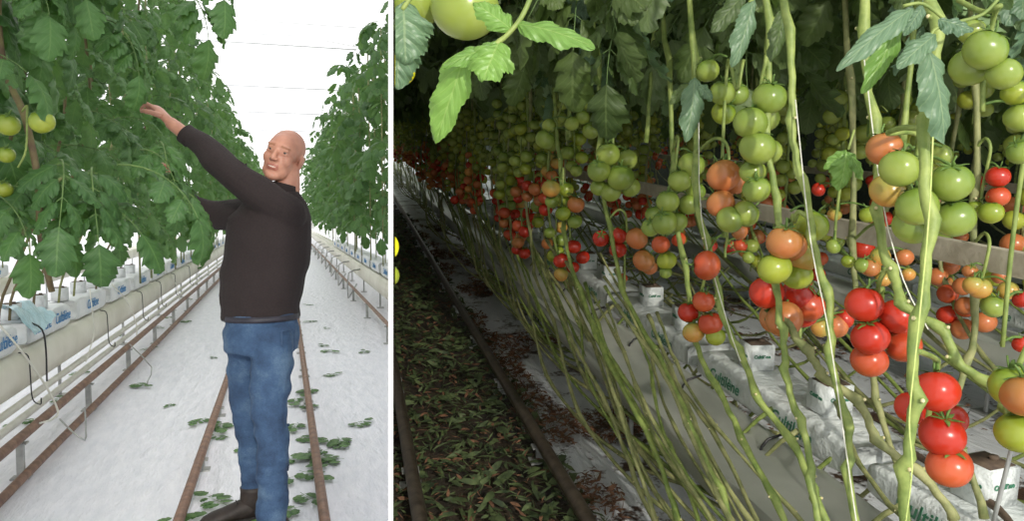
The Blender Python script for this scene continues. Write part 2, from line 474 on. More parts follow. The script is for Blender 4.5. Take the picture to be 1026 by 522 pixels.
def build_person():
    D0 = 3.42; feet = at_d('L', 258, 517, D0); feet.z = 0
    root = empty('person', 'L', feet, 'bald man in brown sweater and blue jeans reaching up into the vines', 'person')
    P = lambda px, py, dy=0: at_d('L', px, py, D0 + dy) - feet
    S = D0 / FPX
    def cap(mb, pts, n=16):          # pts: (px,py,dy,rad_m)
        pp = [P(a, b, c) for a, b, c, _ in pts]; rr = [q[3] for q in pts]
        q = smooth_path([(*p,) for p in pp], 4); rs_ = []
        for i in range(len(rr) - 1):
            for j in range(4): rs_.append(rr[i] + (rr[i + 1] - rr[i]) * j / 4)
        rs_.append(rr[-1]); mb.tube(q, rs_, 'skin', n)
        mb.ball(pp[0], rr[0], 'skin', 14, 8); mb.ball(pp[-1], rr[-1], 'skin', 14, 8)
    # ---- body: one surface
    mb = MB()
    rings = []
    for px, py, hw, hy in ((263, 330, 28, .1), (263, 300, 29, .1), (266, 270, 31, .11), (269, 240, 31, .11), (272, 215, 28, .1), (277, 205, 20, .08), (283, 188, 12, .055)):
        rings.append((P(px, py), V((hw * S, 0, 0)), V((0, hy, 0))))
    mb.loft(rings, 'skin', 20)
    cap(mb, [(287, 200, 0, .058), (288, 185, 0, .056), (288, 168, 0, .054)])
    cap(mb, [(284, 210, -.08, .05), (262, 196, -.13, .045), (236, 176, -.16, .04), (207, 150, -.12, .034), (189, 137, -.09, .031), (172, 124, -.07, .028)])
    cap(mb, [(255, 212, .1, .05), (218, 216, .22, .042), (192, 207, .2, .034), (181, 192, .17, .03), (177, 186, .165, .028)])
    cap(mb, [(270, 332, -.1, .06), (272, 372, -.16, .055), (270, 410, -.19, .05), (274, 450, -.21, .042), (273, 490, -.22, .036), (272, 516, -.22, .034)])
    cap(mb, [(256, 332, -.02, .06), (248, 372, .02, .055), (248, 410, .02, .045), (252, 450, .01, .036), (253, 485, .0, .032)])
    # hands: palm + five fingers
    def hand(w, d, up, k, curl):
        d = d.normalized(); up = (up - d * up.dot(d)).normalized(); s = d.cross(up) * k
        pc = w + d * .05
        mb.loft([(w + d * t, s * a, up * b) for t, a, b in ((-.02, .026, .022), (.01, .03, .02), (.04, .038, .017), (.075, .042, .015), (.092, .038, .012))], 'skin', 14)
        for i, (off, L) in enumerate(((-.03, .074), (-.01, .084), (.011, .078), (.031, .06))):
            b = w + d * .085 + s * off; pts = [b]; a = 0
            for j in range(3):
                a += curl * (.5 + .3 * j) + .1 * i
                pts.append(pts[-1] + (d * math.cos(a) - up * math.sin(a)) * L * (.42, .33, .25)[j])
            mb.tube(pts, [.0095, .009, .0085, .007], 'skin', 10); mb.ball(pts[-1], .007, 'skin', 8, 6)
            mb.ball(pts[1], .009, 'skin', 8, 6)
        b = w + d * .02 - s * .03
        pts = [b, b + d * .03 - s * .025 - up * .012, b + d * .06 - s * .03 - up * .03, b + d * .078 - s * .018 - up * .045]
        mb.tube(pts, [.013, .012, .0105, .008], 'skin', 10); mb.ball(pts[-1], .008, 'skin', 8, 6)
    w = P(169, 121, -.07); hand(w, P(152, 103, -.05) - w, V((-.2, .2, .9)), 1, .55)
    w = P(177, 186, .17); hand(w, P(165, 168, .12) - w, V((-.3, .5, .8)), -1, .5)
    # head
    Rh = Euler((0, 0, 0)).to_matrix()
    Rh = Matrix.Rotation(math.radians(19), 3, 'Y') @ Matrix.Rotation(math.radians(-20), 3, 'Z') @ Matrix.Rotation(math.radians(4), 3, 'X')
    hc = P(284, 157, -.02)
    H = lambda x, y, z: hc + Rh @ V((x, y, z))
    def E(x, y, z, a, b, c, n=20, m=14): mb.ball(H(x, y, z), (a, b, c), 'skin', n, m, Rh)
    E(0, .022, .042, .078, .098, .084); E(0, -.02, .03, .07, .078, .075); E(0, -.03, -.035, .064, .066, .078)
    E(0, -.066, -.095, .034, .03, .024); E(.024, -.044, -.072, .034, .036, .036); E(-.024, -.044, -.072, .034, .036, .036)
    E(0, -.082, .042, .05, .016, .014)
    for sg in (-1, 1):
        E(sg * .038, -.06, -.018, .028, .026, .032); E(sg * .081, .015, -.004, .009, .02, .033); E(sg * .084, .024, .006, .006, .016, .022)
        E(sg * .034, -.086, .04, .022, .008, .006); E(sg * .012, -.103, -.022, .009, .011, .008)
        E(sg * .033, -.084, .0265, .019, .009, .0068)
        E(sg * .033, -.0815, .0095, .017, .008, .0058)
    a, b = H(0, -.09, .025), H(0, -.113, -.018)
    mb.tube([a, (a + b) / 2, b], [.008, .010, .0115], 'skin', 10); mb.ball(b, .012, 'skin', 12, 8)
    E(0, -.089, -.05, .027, .011, .005); E(0, -.087, -.062, .022, .011, .006)
    body = blob(mb, .0038, 5, 'body', ['skin', 'lips', 'brow', 'teeth'])
    inv = Rh.inverted()
    for f in body.polygons:
        q = inv @ (f.center - hc)
        if q.y < -.06 and abs(q.x) < .03 and -.071 < q.z < -.043:
            wdt = .028 * (1 - ((q.z + .056) / .02) ** 2 * .5)
            if abs(q.x) < wdt: f.material_index = 3 if (-.0575 < q.z < -.0545 and abs(q.x) < .017) else 1
        elif q.y < -.06 and .036 < q.z + abs(q.x) * .1 < .046 and .014 < abs(q.x) < .052: f.material_index = 2
    link('body', body, root)
    for sg in (-1, 1):
        e = MB().ball(H(sg * .033, -.077, .017), .0115, 'eyewhite', 14, 10, Rh)
        e.ball(H(sg * .033 + .001, -.0862, .0165), (.0075, .0035, .0066), 'iris', 12, 8, Rh)
        e.build('eye', root)
    # ---- sweater
    mb = MB(); rings = []
    for px, py, hw, hy in ((262, 318, 37, .145), (262, 308, 36.5, .145), (263, 295, 39, .155), (266, 270, 41, .16), (269, 240, 41, .165), (271, 218, 38, .155), (276, 203, 31, .12), (283, 191, 16, .07)):
        rings.append((P(px, py, -.03), V((hw * S, 0, 0)), V((0, hy, 0))))
    mb.loft(rings, 'skin', 28)
    cap(mb, [(289, 213, -.09, .083), (262, 196, -.15, .08), (236, 176, -.17, .07), (207, 150, -.12, .056), (189, 137, -.09, .045)])
    cap(mb, [(255, 212, .1, .08), (218, 216, .22, .068), (192, 207, .2, .054), (181, 192, .17, .043)])
    cap(mb, [(268, 232, -.05, .1), (285, 214, -.05, .085), (292, 222, -.04, .075)])
    sw = blob(mb, .0065, 4, 'sweater', ['sweater'])
    for v in sw.vertices:        # folds
        p = v.co; k = noise.noise(V((p.x * 5, p.y * 5, p.z * 9))) * .014 + noise.noise(V((p.x * 12 + p.z * 8, p.y * 8, p.z * 7))) * .007
        v.co = p + v.normal * k
    link('sweater', sw, root)
    # collar ring and cuffs
    mb = MB()
    c = P(284, 190, -.01); mb.loft([(c + V((.004 * i, 0, .012 * i - .012)), V((.066 - .004 * i, 0, -.014)), V((0, .066 - .003 * i, 0))) for i in range(4)], 'sweater', 24, False)
    mb.build('collar', root)
    for a, b, r in (((192, 139, -.09), (185, 133.5, -.088), .046), ((182.5, 194, .17), (179, 188, .168), .044)):
        MB().tube([P(*a), P(*b)], r, 'sweater', 20).build('cuff', root)
    # ---- jeans
    mb = MB()
    mb.loft([(P(262, 314, -.05), V((34 * S, 0, 0)), V((0, .135, 0))), (P(262, 330, -.06), V((36 * S, 0, 0)), V((0, .15, 0))), (P(263, 350, -.06), V((34 * S, 0, 0)), V((0, .16, 0)))], 'skin', 24)
    cap(mb, [(273, 340, -.12, .09), (272, 372, -.16, .09), (270, 410, -.19, .077), (274, 450, -.21, .067), (273, 490, -.22, .064), (272, 524, -.22, .062)])
    cap(mb, [(250, 335, .0, .1), (248, 372, .02, .088), (248, 410, .02, .07), (252, 450, .01, .056), (253, 487, .0, .05)])
    jn = blob(mb, .0065, 3, 'jeans', ['denim'])
    for v in jn.vertices:
        p = v.co; k = noise.noise(V((p.x * 7, p.y * 7, p.z * 18))) * .013
        if p.z < .35: k += noise.noise(V((p.x * 3, p.y * 3, p.z * 30))) * .008
        v.co = p + v.normal * k
    link('jeans', jn, root)
    MB().loft([(P(262, 319.5, -.045), V((36.6 * S, 0, 0)), V((0, .15, 0))), (P(262, 314, -.045), V((36.2 * S, 0, 0)), V((0, .148, 0)))], 'belt', 28).build('belt', root)
    mb = MB()
    for k in range(1):
        a = P(282, 332, -.2); mb.tube([a, a + V((.0, 0, -.1)), a + V((.03, .02, -.108)), a + V((.052, .04, -.09)), a + V((.055, .045, 0)), a], .003, 'seam', 6)
    mb.build('pocket', root)
    # ---- boots
    def boot(ank, dirx, L, gz):
        d = V((dirx[0], dirx[1], 0)).normalized(); s = V((-d.y, d.x, 0)); g = V((ank.x, ank.y, gz)) - d * .075
        mb = MB()
        mb.loft([(g + d * t + V((0, 0, z)), s * w, V((0, 0, h))) for t, w, h, z in ((.0, .028, .035, .05), (.02, .038, .048, .062), (.08, .042, .052, .066), (.14, .044, .044, .058), (.2, .05, .034, .048), (.25, .048, .028, .042), (.285, .034, .02, .036), (.3, .016, .012, .032))], 'shoe', 20)
        mb.loft([(g + d * .07 + V((0, 0, z)), d * a, s * b) for z, a, b in ((.05, .07, .042), (.1, .062, .045), (.14, .058, .047), (.16, .06, .048))], 'shoe', 20)
        mb.build('boot', root)
        so = MB(); so.loft([(g + d * (.15) + V((0, 0, z)), d * .155 * k, s * .05 * k) for z, k in ((0, .96), (.008, 1), (.02, 1), (.026, .97))], 'sole', 28)
        for t in (.05, .1, .25): so.tube([g + d * t + s * .03, g + d * t - s * .03], .006, 'sole', 6)
        so.build('sole', root)
        la = MB()
        for i in range(4): la.tube([g + d * (.12 + .025 * i) + s * sg * .022 + V((0, 0, .118 - .018 * i - .002)) for sg in (-1, 0, 1)], .003, 'sole', 6)
        la.build('laces', root)
    boot(P(253, 490, 0), (-.97, -.22), .3, 0.003 - feet.z)
    an = P(272, 520, -.22); boot(an, (-.8, -.6), .3, 0.003)
    return root
build_person()

# ------------------------------------------------------------------ setting
def quadfloor(side, x0, x1, y0, y1, nx, ny, amp, mat, name, z=0, seed=0, kind='structure', wr=1):
    mb = MB(); mi = mb.mi(mat)
    for j in range(ny + 1):
        for i in range(nx + 1):
            x = x0 + (x1 - x0) * i / nx; y = y0 + (y1 - y0) * (j / ny) ** 1.8
            mb.v.append(V((x, y, z + amp * (noise.noise(V((x * 3.1 * wr, y * 1.2 * wr, seed))) + .5 * noise.noise(V((x * 9, y * 4, seed)))))))
    for j in range(ny):
        for i in range(nx):
            a = j * (nx + 1) + i; mb.face([a, a + 1, a + nx + 2, a + nx + 1], mi)
    o = mb.build(name, None, True, side); o['kind'] = kind; return o
quadfloor('L', -9, 8, -1, 48, 90, 140, .006, 'sheet_l', 'floor_left_bay')
quadfloor('R', -5, .835, -1, 40, 30, 60, .012, 'soil', 'floor_aisle_soil', z=-.02)
quadfloor('R', .835, 9, -1, 40, 80, 120, .012, 'sheet_r', 'floor_right_bay', z=0)

# partition board added for the line between the two views, keeps their light apart
th0 = .5; tk = 4.6 / FPX * th0
mb = MB(); mi = mb.mi('divider'); fr = cam_loc + PD * th0; far = cam_loc + PD * 46
pts = []
for base in (fr, far):
    for k in (-.5, .5):
        for zz in (-.6, 5.2):
            q = base + PN * tk * k; pts.append(V((q.x, q.y, zz if base is not far else zz)))
# keep the front edge parallel to the camera's own upright
c = []
for base in (fr, far):
    for k in (-.5, .5):
        for s_ in (-2.4, 3.4): c.append(base + PN * tk * k + PU * s_)
mb.v += c
for q in ((0, 2, 3, 1), (4, 5, 7, 6), (0, 1, 5, 4), (2, 6, 7, 3), (1, 3, 7, 5), (0, 4, 6, 2)): mb.face(list(q), mi)
w_ = mb.build('wall_added_divider', None, False); w_['kind'] = 'structure'

# ---------------- left bay steelwork
def rail(side, X, z, r, y0, y1, mat, label, group=None, post=None, step=1.15, name='pipe_rail', foot=0.0, ph=0):
    root = empty(name, side, (X, y0, foot), label, 'rail', group)
    n = 30; mb = MB()
    mb.tube([(0, (y1 - y0) * i / n, z - foot) for i in range(n + 1)], r, mat, 12)
    mb.build('pipe', root)
    if post:
        y = ph; k = 0
        while y < y1 - y0 and k < 24:
            p = MB(); p.box((0, y, (z - r) / 2), (.034, .03, z - r), 'galv'); p.box((0, y, z - r - .002), (.07, .05, .008), 'galv')
            p.box((0, y, .004), (.09, .07, .008), 'galv'); p.tube([(-.012, y - .02, z - r + .004), (0, y - .02, z - r - .012), (.012, y - .02, z - r + .004)], .004, 'galv', 6)
            p.build('support', root, False); y += step; k += 1
    return root
rail('L', -.455, .085, .024, .9, 45, 'rust', 'brown steel trolley rail on the near side of the standing man', 'trolley rails in the bright bay', True)
rail('L', .147, .085, .024, .9, 45, 'rust', 'brown steel trolley rail running just behind the standing man', 'trolley rails in the bright bay', True)
rail('L', -1.36, .215, .026, 1.4, 45, 'rust', 'brown heating pipe raised on grey posts along the left gutter', None, True, 1.45, 'heating_pipe', ph=.2)
rail('L', -1.32, .035, .024, 1.4, 45, 'rust', 'lower brown pipe lying on the white film under the raised pipe', None, False, name='ground_pipe')
for X, z, lb in ((-1.50, .2, 'lower white drain pipe below the left gutter'), (-1.53, .265, 'upper white drain pipe tight below the left gutter')):
    o = MB().tube([(X, y, z) for y in range(1, 46, 2)], .022, 'whitetube', 10).build('drain_pipe', None, True, 'L'); tag(o, lb, 'pipe')
def gutter(side, X, z0, z1, y0, y1, mat, label, w=.26, sgn=1, name='growing_gutter', hooks=True, hk='blackplastic'):
    """rounded trough, the bulging side towards the aisle"""
    root = empty(name, side, (X, y0, z0), label, 'gutter')
    h = z1 - z0; prof = []
    for k in range(9):
        a = -PI / 2 + PI * k / 8
        prof.append((math.cos(a) * .05 + .0, h / 2 + math.sin(a) * h / 2))
    prof = [(-w, h)] + [(-w, h * .12), (-w + .04, 0)] + prof[0:] + [(-.03, h), (-.03, h - .03), (-w + .03, h - .03)]
    mb = MB(); mi = mb.mi(mat); n = len(prof); ny = 12
    for j in range(ny + 1):
        for (x, z) in prof: mb.v.append(V((x * sgn, (y1 - y0) * j / ny, z)))
    for j in range(ny):
        for i in range(n):
            i2 = (i + 1) % n; q = [j * n + i, j * n + i2, (j + 1) * n + i2, (j + 1) * n + i]
            mb.face(q if sgn > 0 else q[::-1], mi)
    mb.face(list(range(n)), mi); mb.face([ny * n + i for i in range(n)], mi)
    o = mb.build('trough', root, True)
    # supports
    y = .5; k = 0
    while y < min(y1 - y0, 26):
        s = MB(); s.tube([(-w / 2 * sgn, y, -z0 + .0), (-w / 2 * sgn, y, 0)], .012, 'galv', 8); s.box((-w / 2 * sgn, y, -.004), (w * .8, .03, .008), 'galv'); s.box((-w / 2 * sgn, y, -z0 + .005), (.1, .1, .01), 'galv')
        s.build('stand', root, False); y += 2.4; k += 1
    if hooks:
        y = .55; k = 0
        while y < 14:
            m_ = MB(); x = .055 * sgn
            m_.tube(smooth_path([(x - .05 * sgn, y, h + .004), (x, y, h - .02), (x + .008 * sgn, y, h * .4), (x + .012 * sgn, y + .01, -.05), (x + .05 * sgn, y + .02, -.09), (x + .055 * sgn, y + .02, -.05)], 4), .004, hk, 6)
            m_.build('hook', root); y += rnd.choice((1.3, 2.1, 1.7)); k += 1
    return root
gutter('L', -1.55, .33, .565, 1.2, 45, 'gutter', 'long cream rounded growing gutter on the left of the bright bay')
gutter('L', -3.55, .33, .565, 1.2, 45, 'gutter', 'cream growing gutter of the row behind the left bags', hooks=False)
gutter('L', 1.24, .33, .565, 6, 45, 'gutter', 'cream growing gutter along the right-hand row of the bright bay', sgn=-1, hooks=False)
rail('L', 1.06, .215, .022, 6, 45, 'rust', 'brown heating pipe on posts along the right-hand gutter of the bright bay', None, True, 2.1, 'heating_pipe')
o = MB().tube([(1.13, y, .12) for y in range(6, 46, 2)], .02, 'whitetube', 10).build('drain_pipe', None, True, 'L'); tag(o, 'white drain pipe below the right-hand gutter of the bright bay', 'pipe')
rail('L', -2.95, .2, .026, 1.4, 40, 'galv', 'grey pipe along the farther left gutter', None, True, 1.4, 'heating_pipe')

# text helper
def letters(txt, size, matk, shear=.25, ext=.0008):
    c = bpy.data.curves.new('t', 'FONT'); c.body = txt; c.size = size; c.extrude = ext; c.shear = shear; c.align_x = 'CENTER'; c.offset = .0008; c.resolution_u = 3
    ob = bpy.data.objects.new('t', c); COL.objects.link(ob)
    dg = bpy.context.evaluated_depsgraph_get(); me = bpy.data.meshes.new_from_object(ob.evaluated_get(dg)); me.name = 'lettering'
    bpy.data.objects.remove(ob); me.materials.clear(); me.materials.append(M[matk]); return me
LET_L = letters('Cultilène', .105, 'inkblue')
LET_R = letters('Cultilène', .065, 'inkgreen')
LET_S = letters('Cultilène', .018, 'inkgreen', 0)

def bag_mesh(L, w, h, matk, seed, sag=.012):
    """growing slab in film: crumpled pillow with folded, pinched ends"""
    rs = random.Random(seed); mb = MB(); mi = mb.mi(matk); n = 26; m = 20
    for j in range(n + 1):
        y = L * j / n; e = min(y, L - y); k = min(1, .82 + e * 3.2)
        for i in range(m):
            a = 2 * PI * i / m + PI / m
            ca, sa = math.cos(a), math.sin(a); p = .28
            x = math.copysign(abs(ca) ** p, ca) * w / 2; z = math.copysign(abs(sa) ** p, sa) * h / 2 * k + h / 2 * (2 - k if False else 1)
            nz = noise.noise(V((x * 14, y * 9, z * 16 + seed))) * sag + noise.noise(V((x * 30, y * 34, z * 40 + seed))) * sag * .4
            x += math.copysign(nz, ca); z = max(0, z + nz * (1 if sa > 0 else 0))
            mb.v.append(V((x, y, z)))
    for j in range(n):
        for i in range(m):
            i2 = (i + 1) % m; mb.face([j * m + i, j * m + i2, (j + 1) * m + i2, (j + 1) * m + i], mi)
    mb.face(list(range(m)), mi); mb.face([n * m + i for i in range(m)], mi)
    return mb.mesh('film')
BAGL = [bag_mesh(1.0, .2, .17, 'film', s) for s in (1, 2, 3)]
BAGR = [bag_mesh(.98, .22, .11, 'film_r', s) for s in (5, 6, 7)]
def cube_mesh(matk):
    mb = MB(); mb.box((0, 0, .05), (.1, .1, .1), matk); mb.box((0, 0, .101), (.084, .084, .004), 'root'); mb.tube([(0.02, 0, .1), (.02, 0, .112)], .012, 'root', 8)
    return mb.mesh('wool')
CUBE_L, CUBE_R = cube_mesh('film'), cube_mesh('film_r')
def bag(side, X, y, z, meshes, let, label, group, sgn, w, h, k, lets=(.28, .74), name='growing_bag'):
    r = empty(name, side, (X, y, z), label, 'growing bag', group)
    b = link('film', meshes[k % 3], r)
    for t in lets:
        rot = Euler((PI / 2, 0, sgn * PI / 2)).to_matrix().to_4x4()
        link('lettering', let, r, mat=Matrix.Translation((sgn * (w / 2 + .0105), t, h * .34)) @ rot)
    return r
yy = 1.55; k = 0
while yy < 26:
    lb = ['nearest white growing bag lettered in blue, at the left edge of the bright bay', 'second white growing bag with blue lettering along the left gutter', 'third white growing bag along the left gutter, behind the wide gap'][k] if k < 3 else 'white growing bag with blue lettering farther down the left gutter'
    bag('L', -1.66, yy, .568, BAGL, LET_L, lb, None if k < 3 else 'bags farther down the left gutter', 1, .2, .17, k, (.3, .78) if k < 4 else (.5,))
    yy += 1.18 if k != 1 else 1.45; k += 1
for k in range(8):
    bag('L', -3.66, 2.2 + k * 1.2, .568, BAGL, LET_L, 'white growing bag on the gutter behind the left row', 'bags on the farther left gutter', 1, .2, .17, k, (.5,))
for k in range(10):
    bag('L', 1.36, 8 + k * 1.25, .568, BAGL, LET_L, 'white growing bag under the right-hand row of the bright bay', 'bags on the right-hand gutter', -1, .2, .17, k, (.5,))
for k in range(14):
    y = 2.15 + k * .55
    r = empty('rockwool_cube', 'L', (-1.67, y, .735), 'film-wrapped propagation cube on a bag in the left row', 'growing cube', 'cubes on the left bags')
    link('wool', CUBE_L, r)

# pale blue film flap, wire brackets, drip tubes
mb = MB(); mi = mb.mi('bluefilm'); c = at_x('L', 22, 303, -1.6); n = 10
for j in range(n + 1):
    for i in range(n + 1):
        u, v = i / n, j / n
        mb.v.append(V((-.07 + .2 * u, -.16 + .5 * v, .05 * math.sin(u * 5) * (1 - v) + .06 * noise.noise(V((u * 4, v * 4, 3))) - .1 * u * u)))
for j in range(n):
    for i in range(n): a = j * (n + 1) + i; mb.face([a, a + 1, a + n + 2, a + n + 1], mi)
o = mb.build('plastic_film', None, True); o.matrix_world = ML @ Matrix.Translation(V((-1.62, c.y, .80)))
tag(o, 'crumpled scrap of pale blue film lying on the nearest growing bag', 'plastic film')
def wire(side, pts, r, mat, name, label, cat, group=None, k=4):
    c0 = V(pts[0]); o = MB().tube([p - c0 for p in smooth_path(pts, k)], r, mat, 6).build(name, None, True)
    o.matrix_world = (ML if side == 'L' else MR) @ Matrix.Translation(c0); tag(o, label, cat, group); return o
A = lambda px, py, X: at_x('L', px, py, X)
wire('L', [A(28, 322, -1.56), A(42, 330, -1.49), A(46, 350, -1.48), A(47, 382, -1.47)], .0055, 'blackplastic', 'wire_hook', 'thin dark wire bent over the nearest growing bag', 'wire', k=3)
wire('L', [A(0, 326, -1.5), A(20, 350, -1.42), A(45, 385, -1.35), A(58, 412, -1.3), A(52, 420, -1.28), A(40, 424, -1.28)], .006, 'whitetube', 'drip_tube', 'white drip tube sagging over the brown pipes at the left edge', 'tube')
wire('L', [A(90, 290, -1.52), A(94, 330, -1.46), A(90, 350, -1.44), A(86, 362, -1.42)], .005, 'whitetube', 'drip_tube', 'white drip tube falling straight from the second bag', 'tube')
wire('L', [A(112, 285, -1.52), A(126, 300, -1.42), A(136, 322, -1.34), A(137, 336, -1.32)], .005, 'whitetube', 'drip_tube', 'white drip tube curving over the gutter in the gap between bags', 'tube')
wire('L', [A(165, 270, -1.55), A(176, 284, -1.42), A(180, 300, -1.34)], .005, 'whitetube', 'drip_tube', 'white drip tube farther along the gutter', 'tube')
wire('L', [A(60, 420, -1.33), A(72, 432, -1.16), A(85, 441, -1.1), A(86, 430, -1.1), A(85, 408, -1.1)], .005, 'galv', 'wire_bracket', 'bent grey wire sticking out over the film below the raised pipe', 'wire', k=2)
wire('L', [A(130, 345, -1.3), A(152, 368, -1.1), A(148, 382, -1.1), A(146, 405, -1.08)], .005, 'galv', 'wire_bracket', 'bent grey wire beside the fallen leaves on the film', 'wire', k=2)
for k in range(7):
    y = 12.5 + k * 2.2
    wire('L', [(1.2, y, .5), (1.0, y - .1, .45), (.98, y - .12, .1), (.98, y - .4, .09), (1.1, y - .4, .3)], .012, 'galv', 'wire_bracket', 'grey wire bracket along the right-hand row of the bright bay', 'wire', 'brackets on the right-hand gutter', 2)

# roof trusses of the bright bay
for k, (Y, z, r) in enumerate(((16.9, 5.0, .014), (22.5, 5.0, .016), (28.1, 5.0, .018), (34, 5.0, .02), (14.6, 4.92, .007), (20.2, 4.95, .007))):
    root = empty('roof_truss', 'L', (0, Y, z), 'thin pale roof member crossing the bright bay overhead', 'roof truss', 'roof trusses of the bright bay')
    MB().tube([(-4, 0, 0), (1.2 + .0 * Y, 0, 0)] if False else [(-4, 0, 0), (1.6, 0, 0)], r, 'truss', 8).build('chord', root)
    MB().tube([(-4, 0, .1), (-2.4, 0, .02), (-1, 0, .18), (.4, 0, .22), (1.6, 0, .06)], r * .6, 'truss', 6).build('brace', root)

# ------------------------------------------------------------------ left bay plants
def add_leaf(root, meshes, loc, rot, sc, name='leaf', label=None):
    o = link(name, rnd.choice(meshes), root, mat=T(loc, rot, sc))
    if label: o['label'] = label
    return o
def plant_left(X, Y, zb, z0, z1, nl, label, group, lean=0, aisle=1):
    root = empty('tomato_plant', 'L', (X, Y, zb), label, 'tomato plant', group)
    pts = [(0, 0, 0), (.03 * aisle, .02, .2), (lean * .5, .05, .6), (lean, 0, 1.2)]
    z = 1.7
    while z < z1 - zb: pts.append((lean + rnd.uniform(-.03, .03), rnd.uniform(-.05, .05), z)); z += .5
    MB().tube(smooth_path(pts, 3), .0085, rnd.choice(('stem_bark', 'stem_old')), 8).build('stem', root)
    a = rnd.random() * 6
    for k in range(nl):
        z = z0 + (z1 - z0) * (k + rnd.random() * .8) / nl - zb; a += 2.4
        add_leaf(root, LEAF_L, (lean + rnd.uniform(-.06, .1) * aisle, rnd.uniform(-.12, .12), z), (rnd.uniform(-.35, .35), rnd.uniform(-.15, .45), a), rnd.uniform(1.05, 1.4))
    return root
labs = ['vine at the left edge beside the green tomatoes', 'leafy vine just in from the left edge, over the nearest bag', 'leafy vine between the green tomatoes and the raised hand', 'vine whose broad leaves hang lowest over the second bag', 'vine the bald man is reaching into', 'vine directly behind the raised hand of the man']
Ys = [2.75, 3.05, 3.4, 3.75, 4.1, 4.5, 4.9, 5.35, 5.8, 6.3, 6.8, 7.4]
for k, Y in enumerate(Ys):
    plant_left(-1.62 + rnd.uniform(-.05, .05), Y, .74, 1.5 if Y < 6 else 1.35, 1.4 + .34 * Y + .25, int(8 + Y * 1.55), 'tomato ' + labs[k] if k < 6 else 'leafy tomato vine in the left row behind the raised hand', None if k < 6 else 'vines behind the raised hand', rnd.uniform(.2, .5))
for k in range(44):
    Y = 7.9 + k * .62 * (1 + k * .012); 
    root = empty('tomato_plant', 'L', (-1.35 + rnd.uniform(-.12, .12), Y, .74), 'tall leafy tomato vine far down the left row of the bright bay', 'tomato plant', 'far vines of the left row', rnd.random() * 6)
    link('foliage', FOL_L[k % 5], root, mat=T((0, 0, -.74)))
    MB().tube([(0, 0, 0), (0, 0, 1.5), (.02, 0, 3)], .009, 'stem_old', 6).build('stem', root)
for k in range(34):
    Y = 9.0 + k * .62 * (1 + k * .012)
    root = empty('tomato_plant', 'L', (1.27 + rnd.uniform(-.12, .12), Y, .74), 'tall leafy tomato vine in the right-hand row of the bright bay', 'tomato plant', 'vines of the right-hand row', rnd.random() * 6)
    link('foliage', FOL_L[(k + 2) % 5], root, mat=T((0, 0, -.74)))
    MB().tube([(0, 0, 0), (0, 0, 1.5), (.02, 0, 3)], .009, 'stem_old', 6).build('stem', root)
for k in range(7):
    Y = 5.0 + k * 1.9
    root = empty('tomato_plant', 'L', (-3.5 + rnd.uniform(-.2, .2), Y, .74), 'tomato vine of the farther row behind the left row', 'tomato plant', 'vines of the farther left row', rnd.random() * 6)
    link('foliage', FOL_L[k % 5], root, mat=T((0, 0, -.74)))
    MB().tube([(0, 0, 0), (0, 0, 1.5), (.02, 0, 3)], .009, 'stem_old', 6).build('stem', root)
# the front vine with green tomatoes at the left edge
f0 = at_d('L', 20, 330, 2.75); f0.z = .74
root = empty('tomato_plant', 'L', f0, 'brown-stemmed tomato vine bearing the green fruit at the left edge', 'tomato plant')
q = lambda px, py, d=2.5: at_d('L', px, py, d) - f0
MB().tube(smooth_path([q(52, 292, 2.75), q(45, 262, 2.7), q(40, 230), q(38, 180), q(24, 115), q(6, 75), q(-2, 20), q(0, -40)], 4), .011, 'stem_bark', 9).build('stem', root)
MB().tube(smooth_path([q(20, 240, 2.6), q(40, 200), q(62, 178)], 4), .006, 'stem_old', 8).build('side_shoot', root)
tr = MB().tube(smooth_path([q(22, 112, 2.45), q(27, 106, 2.44), q(27, 116, 2.44), q(26, 150, 2.44), q(18, 168, 2.44)], 4), .0035, 'stem', 8).build('truss', root)
for px, py, d, s in ((8, 125, 2.42, 1.05), (42, 122, 2.4, 1.1), (6, 155, 2.45, .8), (3, 190, 2.5, .85)):
    p = q(px, py, d); link('tomato', TOM['lime'][1], tr, mat=T(p, (.3, .2 if px < 20 else -.25, 0), s))
for k in range(16):
    add_leaf(root, LEAF_L, q(rnd.uniform(0, 70), rnd.choice((rnd.uniform(-80, 5), rnd.uniform(165, 205))), rnd.uniform(2.5, 2.9)), (rnd.uniform(-.3, .3), rnd.uniform(0, .5), rnd.uniform(-2.8, .3)), rnd.uniform(.8, 1.1))
# low-hanging foreground leaves of the left row
for px, py, d, rz, s in ((-25, 190, 2.5, -.6, 1.0), (92, 168, 2.7, -1.4, 1.15), (118, 165, 2.7, -.4, 1.1), (60, 160, 2.6, -1.2, 1.1), (150, 180, 3.0, -.2, 1.0), (176, -10, 3.3, -1.0, 1.1), (190, -40, 3.2, -.9, 1.1), (80, 20, 2.9, -.3, .9), (140, 150, 3.0, -.8, .9), (160, 142, 3.1, -1.3, .9), (100, 20, 2.9, -.9, 1.0), (150, 168, 3.05, -.2, .8)):
    add_leaf(root, LEAF_L, q(px, py, d), (0, .35, rz), s)

